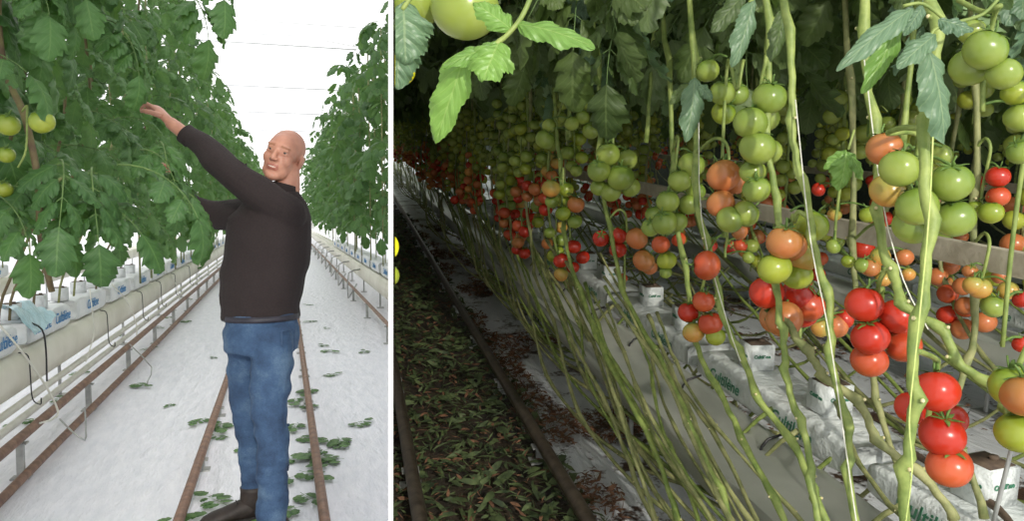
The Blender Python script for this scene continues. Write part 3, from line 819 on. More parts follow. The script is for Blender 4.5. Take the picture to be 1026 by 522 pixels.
# fallen leaves on the white film
SMALL = []
for k in range(4):
    mb = MB(); rs = random.Random(900 + k)
    compound(mb, Matrix(), rs, 'litterf', .16, 3, True, .2, .55, 'litterf'); me = mb.mesh('fallen_leaf')
    for v in me.vertices: v.co.z = v.co.z * .18 + .004
    zmin = min(v.co.z for v in me.vertices)
    for v in me.vertices: v.co.z += .006 - zmin
    SMALL.append(me)
for px, py, s, lb in ((132, 386, 1.0, 'torn green leaf on the white film nearest the raised brown pipe'), (187, 322, 1.0, None), (207, 420, .9, None), (225, 432, .9, None), (231, 440, .7, None), (236, 450, .8, None), (313, 390, 1.2, 'green leaf lying between the two trolley rails beside the jeans'), (322, 378, .8, None), (320, 410, 1.0, None), (299, 425, .9, None), (295, 440, .9, None), (330, 452, .9, None), (338, 470, 1.2, None), (345, 462, 1.1, 'pale torn leaf right of the rail near the picture bottom'), (352, 430, .9, None), (350, 450, 1.0, None), (318, 322, .9, None), (316, 306, .8, None), (320, 352, 1.0, None), (327, 348, .7, None), (296, 460, 1.0, None), (300, 474, 1.0, None), (301, 495, .9, None), (304, 510, 1, None), (229, 510, 1.1, None), (200, 516, .7, None), (295, 400, .8, None), (175, 405, .5, None), (160, 330, .7, None), (140, 352, .8, None), (215, 360, .5, None), (338, 440, 1, None), (366, 355, .8, None), (330, 330, .6, None), (195, 300, .9, None), (170, 318, .8, None), (120, 336, .9, None), (60, 405, .9, None), (90, 372, .9, None), (40, 420, 1, None), (298, 480, 1.1, None), (223, 512, 1.2, None), (247, 515, 1, None), (222, 425, 1.1, None)):
    p = at_z('L', px, py, .0)
    o = link('fallen_leaf', SMALL[rnd.randrange(4)], None, 'L', T(p, (0, 0, rnd.random() * 6), s * 1.1))
    tag(o, lb or 'small green leaf scrap fallen on the white ground film', 'fallen leaf', None if lb else 'leaf scraps on the white film')

# ------------------------------------------------------------------ right bay hardware
rail('R', .18, .10, .028, .6, 38, 'darkrail', 'dark steel trolley rail at the partition side of the leaf-littered aisle', 'trolley rails in the shaded bay', True)
rail('R', .755, .10, .028, .6, 38, 'darkrail', 'dark steel trolley rail along the worn white film of the shaded bay', 'trolley rails in the shaded bay', True, .9, ph=.62)
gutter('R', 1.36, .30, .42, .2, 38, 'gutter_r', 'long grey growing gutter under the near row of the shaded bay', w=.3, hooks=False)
o = MB().tube([(1.33, y * 1.0, .2) for y in range(0, 39, 2)], .024, 'galv', 10).build('drain_pipe', None, True, 'R'); tag(o, 'grey drain pipe running beneath the near gutter of the shaded bay', 'pipe')
for k in range(22):
    y = .9 + k * .62
    wire('R', [(1.38, y, .44), (1.30, y, .4), (1.29, y, .2), (1.295, y, .02)], .005, 'blackplastic', 'wire_hook', 'thin dark wire hanging on the near gutter of the shaded bay', 'wire', 'wires on the near gutter', 3)
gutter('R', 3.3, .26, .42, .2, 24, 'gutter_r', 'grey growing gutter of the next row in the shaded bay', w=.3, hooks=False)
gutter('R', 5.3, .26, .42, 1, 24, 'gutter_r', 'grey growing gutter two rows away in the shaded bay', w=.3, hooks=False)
kk = 0; y = .75
while y < 16:
    lb = ['white growing bag nearest the camera on the near gutter of the shaded bay', 'second white growing bag on the near gutter, under the red fruit', 'third white growing bag on the near gutter with green lettering'][kk] if kk < 3 else 'white growing bag farther down the near gutter of the shaded bay'
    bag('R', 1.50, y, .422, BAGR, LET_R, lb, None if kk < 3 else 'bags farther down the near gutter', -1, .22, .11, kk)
    for t in (.25, .72):
        r = empty('rockwool_cube', 'R', (1.5 + rnd.uniform(-.02, .02), y + t, .535), 'film-wrapped propagation cube standing on a bag of the near gutter', 'growing cube', 'cubes on the near gutter', rnd.uniform(-.15, .15))
        link('wool', CUBE_R, r)
        link('lettering', LET_S, r, mat=Matrix.Translation((-.052, 0, .05)) @ Euler((PI / 2, 0, -PI / 2)).to_matrix().to_4x4())
        link('lettering', LET_S, r, mat=Matrix.Translation((0, -.052, .05)) @ Euler((PI / 2, 0, 0)).to_matrix().to_4x4())
    y += 1.08; kk += 1
for k in range(12):
    bag('R', 3.44, .6 + k * 1.1, .422, BAGR, LET_R, 'white growing bag on the gutter of the next row in the shaded bay', 'bags of the next row', -1, .22, .11, k, (.5,))
# the pale pipe/beam running through the row
mb = MB(); mb.box((0, 18, 0), (.03, 38, .058), 'beam'); o = mb.build('support_beam', None, False)
o.matrix_world = MR @ Matrix.Translation((1.5, -.4, 1.14)); tag(o, 'pale weathered beam running through the vines behind the green fruit', 'beam')
mb = MB(); mb.box((0, 18, 0), (.03, 38, .05), 'beam'); o = mb.build('support_beam', None, False)
o.matrix_world = MR @ Matrix.Translation((3.4, -.4, 1.14)); tag(o, 'pale beam running through the next row of vines', 'beam')
wire('R', [at_d('R', 1016, 440, 1.15), at_d('R', 1006, 480, 1.17), at_d('R', 994, 528, 1.2)], .0035, 'galv', 'wire_stake', 'thin grey wire stake at the lower right corner', 'wire', k=2)
# unseen cover added overhead to keep skylight off the right bay
mb = MB(); mi = mb.mi('ceil')
for j in range(21):
    for i in range(11):
        x = -1.5 + 10.5 * i / 10; yv = .8 + 39 * j / 20; mb.v.append(V((x, yv, 3.75 + .06 * math.sin(yv * 2.1) + .04 * math.sin(x * 3))))
for j in range(20):
    for i in range(10): a = j * 11 + i; mb.face([a, a + 1, a + 12, a + 11], mi)
o = mb.build('ceiling_added_cover', None, True, 'R'); o['kind'] = 'structure'
mb = MB(); mi = mb.mi('backdrop')
for j in range(2):
    for i in range(9): mb.v.append(V((5.9 + .05 * math.sin(i), 0 + 40 * i / 8, j * 3.8)))
for i in range(8): mb.face([i, i + 1, i + 10, i + 9], mi)
o = mb.build('wall_right_backdrop', None, True, 'R'); o['kind'] = 'structure'  # dark sheet added in place of the dark leaves behind the rows
mb = MB(); mi = mb.mi('backdrop')
for j in range(2):
    for i in range(9): mb.v.append(V((-2 + 8 * i / 8, 38.5 + .05 * math.sin(i), j * 3.8)))
for i in range(8): mb.face([i, i + 1, i + 10, i + 9], mi)
o = mb.build('wall_far_backdrop', None, True, 'R'); o['kind'] = 'structure'  # same added dark sheet, across the far end

# ------------------------------------------------------------------ right bay plants
def knobby(pts, r, mat, n=9, k=6):
    pp = smooth_path(pts, k); rr = []; out = []
    for i, p in enumerate(pp):
        node = 1.26 if i % 6 == 0 else (1.04 if i % 6 in (1, 5) else .87)
        rr.append(r * node); zz = r * (.62 if (i // 6) % 2 else -.62) * (1 - abs((i % 6) - 0) / 6); out.append(p + V((rnd.uniform(-1, 1), rnd.uniform(-1, 1), 0)) * r * .3 + V((zz, -zz * .6, 0)))
    mb = MB().tube(out, rr, mat, n)
    for i in range(6, len(out) - 4, 6):       # leaf scars
        a = rnd.random() * 6; d = V((math.cos(a), math.sin(a), .3)); mb.tube([out[i], out[i] + d * r * 1.55], [r * .55, r * .42], mat, 6); mb.ball(out[i] + d * r * 1.6, r * .36, 'scar', 7, 5)
    return mb
class Plant:
    def __init__(s, base, label, group=None):
        s.b = V(base); s.root = empty('tomato_plant', 'R', s.b, label, 'tomato plant', group)
    def stem(s, pts, r=.009, mat='stem', name='stem'):
        s.path = getattr(s, 'path', []) + smooth_path([V(p) - s.b for p in pts], 8)
        knobby([V(p) - s.b for p in pts], r, mat).build(name, s.root)
    def twine(s, pts, mat='twine', r=.0013): MB().tube(smooth_path([V(p) - s.b for p in pts], 3), r, mat, 4).build('twine', s.root)
    def truss(s, toms, dflt_d, stalk=None, depth_jit=.02):
        """toms: px, py, dia_px, colour[, extra depth]"""
        pos = []
        for t in toms:
            d = dflt_d + (t[4] if len(t) > 4 else rnd.uniform(-depth_jit, depth_jit)); pos.append((at_d('R', t[0], t[1], d) - s.b, t[2] / FPX * d / 2, t[3]))
        top = max(pos, key=lambda p: p[0].z); lo = min(pos, key=lambda p: p[0].z); cen = sum((p[0] for p in pos), V()) / len(pos)
        if stalk: sp = [at_d('R', a, b, dd) - s.b for a, b, dd in stalk]
        elif getattr(s, 'path', None) and min((q - V((cen.x, cen.y, top[0].z + .07))).length for q in s.path) < .5:
            g = V((cen.x, cen.y, top[0].z + .07)); q = min(s.path, key=lambda q: (q - g).length); sp = [q, (q + g) / 2 + V((0, 0, .025)), V((cen.x + (q.x - cen.x) * .15, cen.y + (q.y - cen.y) * .15, top[0].z + .07))]
        else: sp = [V((cen.x + .03, cen.y + .02, top[0].z + .09)), V((cen.x + .02, cen.y + .01, top[0].z + .1))]
        sp += [V((cen.x, cen.y + .012, top[0].z + .02)), V((cen.x, cen.y + .02, cen.z)), V((cen.x, cen.y + .015, lo[0].z + .01))]
        mb = MB().tube(smooth_path(sp, 4), .0042, 'stem', 7)
        for p, r, c in pos:
            a = V((cen.x, cen.y + .02, p.z + r * .9)); mb.tube(smooth_path([a, (a + p) / 2 + V((0, 0, r * .75)), p + V((0, 0, r * .8))], 3), .0026, 'calyx', 5)
        tr = mb.build('truss', s.root)
        for p, r, c in pos:
            out = (p - cen); link('tomato', rnd.choice(TOM[c]), tr, mat=T(p, (-out.y * 6 + rnd.uniform(-.2, .2), out.x * 7 + rnd.uniform(-.2, .2), rnd.random() * 6), r / .036))
        return tr
X = lambda px, py, x: at_x('R', px, py, x)
Dp = lambda px, py, d: at_d('R', px, py, d)

# A: the upright light stem in front at the right
P = Plant(Dp(908, 560, 1.0), 'front tomato vine whose straight pale stem carries the lowest red trio at the right')
P.stem([Dp(937, -330, 1.06), Dp(937, -200, 1.05), Dp(936, -90, 1.04), Dp(934, 20, 1.02), Dp(931, 120, 1.0), Dp(928, 220, .98), Dp(921, 320, .98), Dp(914, 400, .99), Dp(910, 470, 1.0), Dp(909, 560, 1.02)], .0082)
P.twine([Dp(937, 60, .98), Dp(932, 200, .96), Dp(920, 330, .96), Dp(911, 420, .965), Dp(914, 470, .97), Dp(905, 540, 1.0)], 'greentwine')
P.truss([(938, 392, 44, 'red', -.02), (944, 436, 44, 'red', 0), (951, 467, 44, 'redorange', .0), (914, 409, 34, 'red', .09), (952, 420, 34, 'red', .06)], 1.12, [(919, 352, .99), (926, 354, 1.03), (938, 360, 1.1)])
P.truss([(901, 169, 39, 'green', 0), (886, 149, 36, 'orange', .06), (953, 183, 41, 'green', 0), (919, 207, 41, 'green', 0), (956, 219, 40, 'green', .02), (890, 191, 36, 'breaker', .1), (915, 226, 40, 'green', .09), (944, 156, 22, 'green', .2)], 1.14, [(929, 130, 1.0), (905, 128, 1.05), (890, 134, 1.12)])
# B: the diagonal stem
P = Plant(Dp(1040, 470, 1.1), 'front tomato vine whose thick stem slants down to the right edge')
P.stem([Dp(860, -260, 1.38), Dp(862, -120, 1.37), Dp(868, 30, 1.35), Dp(874, 120, 1.33), Dp(882, 210, 1.3), Dp(890, 270, 1.28), Dp(905, 303, 1.25), Dp(938, 328, 1.22), Dp(960, 360, 1.2), Dp(985, 382, 1.18), Dp(1012, 408, 1.15), Dp(1040, 440, 1.1)], .0086)
P.twine([Dp(866, 60, 1.32), Dp(884, 200, 1.27), Dp(905, 280, 1.22), Dp(930, 330, 1.19)])
P.truss([(866, 305, 38, 'red', 0), (899, 317, 37, 'red', .0), (872, 338, 37, 'red', .0), (905, 346, 36, 'redorange', .04), (871, 361, 36, 'redorange', .03), (901, 325, 36, 'red', .06)], 1.32, [(889, 268, 1.28), (882, 280, 1.3), (880, 292, 1.32)])
P.truss([(987, 50, 42, 'green', 0), (1006, 74, 33, 'green', 0), (972, 67, 40, 'green', .06), (1017, 93, 27, 'lime', .05), (1021, 118, 28, 'green', .05), (974, 32, 26, 'green', .08)], 1.15, [(960, 0, 1.2), (985, 12, 1.15), (1002, 6, 1.1)])
# C
P = Plant(Dp(858, 560, 1.3), 'tomato vine with the long bare stem left of the red five-fruit cluster')
P.stem([Dp(776, -330, 1.46), Dp(778, -200, 1.45), Dp(782, -80, 1.43), Dp(788, 30, 1.42), Dp(795, 120, 1.42), Dp(802, 180, 1.4), Dp(815, 235, 1.38), Dp(826, 290, 1.36), Dp(834, 350, 1.34), Dp(846, 420, 1.32), Dp(852, 470, 1.3), Dp(862, 560, 1.28)], .0078)
P.twine([Dp(797, 100, 1.4), Dp(812, 240, 1.36), Dp(830, 330, 1.32), Dp(846, 440, 1.3), Dp(862, 550, 1.26)])
P.truss([(786, 243, 36, 'orange', -.02), (813, 226, 34, 'lime', .05), (776, 269, 34, 'lime', 0), (805, 257, 32, 'breaker', .04), (799, 276, 30, 'lime', .05), (791, 246, 34, 'orange', .03)], 1.42, [(812, 220, 1.38), (800, 212, 1.4), (796, 222, 1.42)])
P.truss([(768, 293, 34, 'red', 0), (800, 296, 34, 'red', .03), (786, 320, 38, 'orange', .0), (810, 306, 34, 'redorange', .03), (778, 318, 34, 'orange', .05), (803, 312, 34, 'red', .07), (838, 327, 24, 'orange', .3), (822, 328, 20, 'breaker', .3), (846, 320, 20, 'red', .3)], 1.55)
# D
P = Plant(Dp(845, 560, 1.35), 'tomato vine with twin bare stems dropping under the orange middle cluster')
P.stem([Dp(762, -330, 1.64), Dp(763, -200, 1.63), Dp(766, -80, 1.62), Dp(768, 20, 1.61), Dp(770, 120, 1.6), Dp(776, 200, 1.58), Dp(780, 280, 1.52), Dp(782, 330, 1.5), Dp(788, 370, 1.48), Dp(800, 420, 1.44), Dp(815, 480, 1.4), Dp(826, 560, 1.34)], .0075)
P.stem([Dp(790, 320, 1.52), Dp(806, 350, 1.48), Dp(825, 375, 1.46), Dp(855, 400, 1.44), Dp(880, 440, 1.42), Dp(915, 470, 1.4), Dp(960, 520, 1.38)], .009, 'stem_old')
P.truss([(771, 98, 34, 'green', 0), (752, 123, 34, 'green', 0), (759, 148, 36, 'green', 0), (766, 118, 30, 'green', .06), (754, 172, 26, 'green', .05), (758, 190, 28, 'green', 0), (771, 152, 26, 'green', .08)], 1.6)
P.truss([(747, 214, 28, 'green', 0), (731, 220, 28, 'green', 0), (725, 113, 25, 'lime', .2), (738, 94, 24, 'green', .2), (724, 93, 26, 'green', .15), (709, 71, 24, 'green', .2)], 1.7, [(745, 60, 1.75), (738, 90, 1.75)])
# E
P = Plant(Dp(850, 570, 1.45), 'tomato vine with orange-pink fruit under the pale green column')
P.stem([Dp(690, -60, 1.97), Dp(694, 60, 1.95), Dp(698, 180, 1.92), Dp(706, 240, 1.88), Dp(722, 300, 1.82), Dp(738, 350, 1.76), Dp(760, 395, 1.68), Dp(790, 440, 1.6), Dp(820, 500, 1.5), Dp(850, 570, 1.42)], .0085)
P.twine([Dp(700, 100, 1.9), Dp(703, 220, 1.86), Dp(728, 320, 1.76), Dp(742, 362, 1.72)])
P.truss([(725, 176, 34, 'orange', 0), (733, 182, 30, 'orange', .06), (722, 204, 29, 'orange', 0), (741, 232, 17, 'orange', .3)], 1.72)
P.truss([(708, 266, 30, 'redorange', 0), (712, 246, 14, 'red', .3), (742, 246, 14, 'redorange', .4), (750, 258, 13, 'green', .4), (732, 248, 14, 'red', .5)], 1.8)
P.truss([(705, 302, 23, 'redorange', .0), (712, 324, 25, 'redorange', 0), (717, 337, 20, 'lime', 0), (695, 333, 22, 'breaker', .03), (690, 313, 22, 'red', .05)], 1.95)
# dried leaf bit on stem E
# F
P = Plant(Dp(800, 570, 1.6), 'tomato vine with green fruit column in the middle distance left of the orange pair')
P.stem([Dp(660, -60, 2.32), Dp(668, 60, 2.3), Dp(676, 180, 2.25), Dp(684, 260, 2.18), Dp(695, 330, 2.05), Dp(715, 385, 1.95), Dp(745, 440, 1.8), Dp(775, 500, 1.65), Dp(800, 570, 1.55)], .0082)
P.truss([(693, 165, 27, 'green', 0), (681, 181, 24, 'green', 0), (697, 192, 20, 'green', .04), (690, 205, 22, 'green', .04), (669, 202, 24, 'green', 0), (666, 223, 26, 'green', 0), (652, 228, 19, 'green', .03), (678, 222, 22, 'green', .05)], 2.1)
P.truss([(662, 245, 19, 'redorange', 0), (680, 240, 15, 'redorange', .2), (668, 261, 20, 'lime', 0), (667, 273, 13, 'green', 0), (655, 215, 18, 'green', .1)], 2.3)
# G
P = Plant(Dp(740, 570, 1.8), 'tomato vine with red and orange clusters in front of the distant bags')
P.stem([Dp(592, -40, 2.8), Dp(598, 60, 2.75), Dp(602, 150, 2.7), Dp(610, 230, 2.6), Dp(625, 290, 2.5), Dp(655, 350, 2.3), Dp(690, 420, 2.1), Dp(720, 490, 1.95), Dp(745, 570, 1.8)], .0082)
P.truss([(609, 155, 25, 'green', 0), (600, 171, 24, 'green', 0), (622, 178, 28, 'green', 0), (628, 160, 22, 'green', .05), (612, 192, 22, 'green', .04), (600, 188, 18, 'green', .05), (632, 188, 20, 'green', .06)], 2.45)
P.truss([(638, 239, 23, 'orange', 0), (645, 261, 23, 'orange', 0), (620, 236, 17, 'red', .1), (602, 239, 17, 'red', .1), (619, 250, 18, 'red', .12), (651, 268, 16, 'orange', .1), (624, 279, 10, 'redorange', .5)], 2.5)
# H
P = Plant(Dp(690, 580, 2.0), 'tomato vine with low dark red cluster left of the distant bags')
P.stem([Dp(556, 80, 3.3), Dp(560, 160, 3.2), Dp(566, 230, 3.1), Dp(580, 290, 2.9), Dp(610, 360, 2.6), Dp(645, 430, 2.3), Dp(680, 520, 2.05), Dp(695, 580, 1.95)], .0085)
P.truss([(562, 261, 16, 'red', 0), (575, 247, 15, 'red', .0), (584, 258, 14, 'red', .05), (574, 268, 13, 'red', .05), (562, 275, 15, 'breaker', 0)], 3.2)
P.truss([(577, 205, 18, 'orange', 0), (564, 214, 16, 'lime', 0), (576, 222, 15, 'green', 0), (552, 189, 19, 'breaker', 0), (567, 190, 16, 'lime', .05), (553, 202, 14, 'green', .05), (563, 201, 15, 'lime', .1)], 3.05)
P.truss([(592, 103, 19, 'green', 0), (584, 118, 15, 'green', 0), (592, 131, 18, 'green', 0), (573, 124, 15, 'green', 0), (550, 126, 15, 'green', .1), (546, 140, 20, 'green', .1)], 2.95)
# right edge pair and the background clusters
P = Plant(Dp(1060, 560, 1.1), 'tomato vine with green and orange fruit cut by the right edge')
P.stem([Dp(1050, 100, 1.1), Dp(1046, 300, 1.1), Dp(1052, 430, 1.1), Dp(1060, 560, 1.1)], .009)
P.truss([(1014, 387, 44, 'lime', 0), (1028, 396, 46, 'orange', -.03), (1021, 433, 44, 'lime', 0)], 1.08)
P.truss([(1024, 300, 18, 'red', .2), (1024, 345, 18, 'red', .2), (1022, 152, 26, 'green', 0), (1030, 118, 30, 'green', 0)], 1.2)
P = Plant(Dp(1000, 600, 1.9), 'tomato vine behind the beam with red and green clusters right of the front green fruit')
P.stem([Dp(972, -60, 1.9), Dp(975, 60, 1.9), Dp(978, 200, 1.9), Dp(975, 300, 1.9), Dp(972, 360, 1.85), Dp(955, 420, 1.8), Dp(990, 520, 1.75)], .009, 'stem_old')
P.truss([(1000, 177, 23, 'red', 0), (1000, 197, 22, 'redorange', 0), (993, 213, 24, 'lime', 0), (980, 183, 16, 'red', .06), (977, 208, 16, 'lime', .05)], 1.85)
P.truss([(975, 286, 20, 'breaker', 0), (982, 289, 22, 'breaker', 0), (1010, 291, 20, 'breaker', .0), (995, 307, 24, 'green', 0), (972, 272, 15, 'orange', .05), (1002, 277, 16, 'orange', .1)], 1.75)
P = Plant(Dp(900, 600, 1.9), 'tomato vine behind the beam with small half-ripe fruit at the slanting stem')
P.stem([Dp(846, -60, 2.1), Dp(850, 80, 2.1), Dp(856, 240, 2.1), Dp(862, 320, 2.05), Dp(880, 400, 2.0), Dp(900, 470, 1.9)], .009, 'stem_old')
P.truss([(872, 268, 20, 'orange', 0), (882, 257, 20, 'breaker', 0), (864, 266, 16, 'green', 0), (885, 280, 16, 'breaker', 0), (906, 258, 18, 'orange', .05), (910, 275, 14, 'breaker', .05)], 1.9)
P.truss([(835, 247, 15, 'green', 0), (836, 215, 14, 'breaker', .2), (820, 190, 14, 'red', .3), (870, 215, 18, 'lime', .1), (850, 262, 14, 'lime', .1)], 1.9)

# random plants of the near row and those behind
def rstem(x, Y, top=2.3, low=True):
    j = rnd.uniform(-.07, .07)
    pts = [(x + rnd.uniform(-.03, .03), Y, top), (x, Y, 1.6), (x + rnd.uniform(-.03, .03), Y, 1.15), (x + j * .4, Y - .05, .92)]
    if low: pts += [(x + j, Y - .28, .74), (x + j * 1.6, Y - .7, .58 + rnd.uniform(-.04, .04)), (x + j * 2, Y - 1.2, .38 + rnd.uniform(-.05, .05)), (x + .1 + j, Y - 1.75, .2 + rnd.uniform(-.03, .05)), (x + .3, Y - 2.1, .22), (x + .46, Y - 2.3, .5)]
    else: pts += [(x + .1, Y - .2, .75), (x + .3, Y - .4, .62)]
    return [V(p) for p in pts]
STEMS = []
for k in range(6):
    st = rnd.getstate(); rnd.seed(50 + k)
    STEMS.append(knobby(rstem(0, 0), .0075, rnd.choice(('stem', 'stem_old', 'stem')), 7).mesh('stem')); rnd.setstate(st)
OFF = [(-.028, 0, 0), (.03, .02, -.02), (-.02, .01, -.058), (.028, -.012, -.075), (-.01, -.01, -.115), (.022, .02, -.128)]
def rtruss(root, loc, kind, near):
    if near:
        tr = MB().tube(smooth_path([(-.01, .02, .1), (.0, .01, .07), (0, .012, -.02), (0, .012, -.1)], 3), .004, 'stem', 6).build('truss', root); tr.matrix_local = T(loc, (0, 0, rnd.random() * 6))
        pool = {'g': ['green'] * 5 + ['lime'], 'm': ['lime', 'breaker', 'orange', 'green', 'breaker'], 'r': ['red', 'redorange', 'red', 'red', 'orange']}[kind]
        for p in OFF[:rnd.choice((4, 5, 6))]:
            link('tomato', rnd.choice(TOM[rnd.choice(pool)]), tr, mat=T(V(p) * 1.1 + V((rnd.uniform(-.008, .008), 0, 0)), (p[1] * -8, p[0] * 8, rnd.random() * 6), rnd.uniform(.82, 1.02)))
    else: link('truss', rnd.choice(FT[kind]), root, mat=T(loc, (0, 0, rnd.random() * 6), rnd.uniform(.9, 1.15)))
def random_plant(x, Y, label, group, stem=True, heights=(.98, 1.14, 1.3, 1.45, 1.6), near=False, fol=True, nfol=FOL_R):
    root = empty('tomato_plant', 'R', (x, Y, 0), label, 'tomato plant', group)
    if stem: link('stem', rnd.choice(STEMS), root)
    for i, z in enumerate(heights):
        kind = rnd.choice('rrm') if i == 0 else (rnd.choice('rmmg') if i == 1 else (rnd.choice('mgg') if i == 2 else 'g'))
        if rnd.random() < .88: rtruss(root, (rnd.uniform(-.05, .03), rnd.uniform(-.06, .06), z + rnd.uniform(-.05, .05)), kind, near)
    if fol: link('foliage', rnd.choice(nfol), root, mat=T((.1, 0, 0), (0, 0, rnd.random() * 6)))
    return root
Y = 3.5; k = 0
while Y < 30:
    near = Y < 5.5
    random_plant(.96 + rnd.uniform(-.08, .1), Y, 'tomato vine in the middle stretch of the near row of the shaded bay' if near else 'fruiting tomato vine far down the near row of the shaded bay', 'vines in the middle of the near row' if near else 'far vines of the near row', True, near=near)
    Y += (.16 if Y < 8 else .24) * rnd.uniform(.8, 1.2) * (1 if Y < 16 else 2); k += 1
# far half of the near row (behind the gutter), next rows
for k in range(34):
    Y = 1.6 + k * .3
    random_plant(2.0 + rnd.uniform(-.12, .12), Y, 'tomato vine on the far side of the near gutter', 'vines on the far side of the near gutter', k % 1 == 0, (.95, 1.12, 1.3, 1.45, 1.6), False, True, FOL_R if k % 2 else FOL_RD)
for k in range(34):
    Y = 1.2 + k * .42
    random_plant(3.0 + rnd.uniform(-.15, .2), Y, 'tomato vine of the next row in the shaded bay', 'vines of the next row', True, (.98, 1.15, 1.35, 1.5, 1.68), False, True, FOL_RB if k < 7 else FOL_R)
for k in range(22):
    Y = 1.4 + k * .6
    random_plant(4.6 + rnd.uniform(-.2, .2), Y, 'tomato vine two rows away in the shaded bay', 'vines two rows away', True, (.98, 1.2, 1.4), False, True, FOL_RB)

# bundle of bare old stems lying along the near row (front stretch)
for k in range(16):
    Y0 = 3.5 - k * .085 + rnd.uniform(-.05, .05); x = .92 + rnd.uniform(-.12, .12)
    c0 = V((x, Y0, .8))
    z0 = .84 + rnd.uniform(-.03, .08)
    pts = [V((x, Y0, z0)), V((x + rnd.uniform(-.04, .04), Y0 - .35, z0 - .16)), V((x + rnd.uniform(-.06, .06), Y0 - .8, z0 - .33)), V((x + rnd.uniform(-.05, .08), Y0 - 1.3, .3 + rnd.uniform(-.06, .1))), V((x + .08, Y0 - 1.8, .16)), V((x + .2, Y0 - 2.4, .1))]
    if pts[0].y - 0 < 1.4: pass
    o = knobby([p - c0 for p in pts], rnd.uniform(.0052, .0075), rnd.choice(('stem', 'stem_old', 'stem_old')), 8, 9).build('vine_stem', None, True)
    o.matrix_world = MR @ Matrix.Translation(c0); tag(o, 'bare knobbly vine stem laid along the near row above the film', 'vine stem', 'bare stems laid along the near row')
# bare stems lying over bags and in the alley behind
for k in range(30):
    y = rnd.uniform(.9, 5.5); x = rnd.uniform(1.45, 2.3); z = .56 if x < 1.62 else rnd.uniform(.12, .5)
    c0 = V((x, y, z)); L = rnd.uniform(.5, 1.3); a = rnd.uniform(-.5, .5) - PI / 2
    pts = [V((math.cos(a) * L * t + rnd.uniform(-.05, .05), math.sin(a) * L * t, rnd.uniform(-.02, .04) + (.0 if t < 1 else .05))) for t in (0, .25, .5, .75, 1)]
    o = knobby(pts, rnd.uniform(.006, .009), rnd.choice(('stem_old', 'root', 'stem_old')), 7).build('vine_stem', None, True)
    o.matrix_world = MR @ Matrix.Translation(c0); tag(o, 'dull old vine stem lying across the bags and film behind the near gutter', 'vine stem', 'old stems behind the near gutter')

# canopy leaves over the near row (single leaves hung on four support vines)
cz = [Plant((1.35, 1.65, 1.5), 'leafy vine top spreading over the front fruit at the upper right'), Plant((1.1, 1.9, 1.5), 'leafy vine top over the orange and lime middle cluster'), Plant((1.05, 2.6, 1.5), 'leafy vine top above the green fruit column in the middle'), Plant((.95, 3.3, 1.5), 'leafy vine top behind the bright foreground leaf')]
for i, pl in enumerate(cz):
    pl.stem([pl.b + V((.0, .0, -.1)), pl.b + V((.02, .03, .3)), pl.b + V((0, -.03, .7)), pl.b + V((0.02, 0, 1.3))], .008)
    n = (34, 46, 54, 60)[i]
    for k in range(n):
        loc = V((rnd.uniform(-.35, .6), rnd.uniform(-.4, .4), rnd.uniform(.36, 1.1)))
        add_leaf(pl.root, LEAF_R if rnd.random() < .8 else LEAF_RB, loc, (rnd.uniform(-.4, .4), rnd.uniform(.0, .7), rnd.random() * 6.28), rnd.uniform(.8, 1.2))
# explicit larger leaflets
def hero_leaf(name, side, parts, mat, label, stalks):
    """parts: base(px,py,d) tip(px,py,d) width_m"""
    c0 = at_d(side, *parts[0][0]); root = empty(name, side, c0, label, 'leaf')
    rs = random.Random(int(parts[0][0][0]))
    mb = MB()
    for a in stalks: mb.tube(smooth_path([at_d(side, *q) - c0 for q in a], 4), .0022, 'stem', 7)
    mb.build('stalk', root)
    upc = (at_d(side, 513, 261, 0) - at_d(side, 513, 261, 1)).normalized()
    for a, b, w, dr, tilt, mk in parts:
        pa, pb = at_d(side, *a) - c0, at_d(side, *b) - c0
        m = MB(); leaflet(m, pa, pb - pa + upc * (pb - pa).length * dr * .5, upc + V(tilt), (pb - pa).length * (1 + .12 * dr), w * 1.12, rs, mk, 26, 11, dr, .3, .38)
        m.build('leaflet', root)
    return root
d = .62
hero_leaf('foreground_leaf', 'R', [((468, 50, d), (438, 142, d + .03), .021, .3, (.2, 0, .3), 'leaf_lime'), ((500, 42, d), (484, 78, d - .02), .026, .4, (0, 0, .2), 'leaf_lime'), ((518, 24, d), (596, 38, d - .03), .017, .4, (0, 0, .6), 'leaf_lime'), ((513, 30, d), (476, 2, d), .016, .3, (0, 0, .3), 'leaf_lime'), ((500, 45, d), (444, 62, d - .01), .012, .4, (0, 0, .5), 'leaf_lime')], 'leaf_lime', 'sunlit fresh green leaf hanging in front at the top beside the partition', [[(535, -10, d), (522, 18, d), (505, 38, d), (488, 50, d)], [(505, 38, d), (484, 52, d), (462, 62, d)]])
d = .66
hero_leaf('foreground_leaf', 'R', [((404, 2, d), (408, 62, d), .032, .3, (.2, 0, .2), 'leaf_blue'), ((400, 30, d), (399, 88, d + .01), .024, .3, (.1, 0, .1), 'leaf_blue')], 'leaf_blue', 'pale grey-green leaf against the partition at the top', [[(420, -12, d), (410, 0, d), (403, 10, d)]])
d = .95
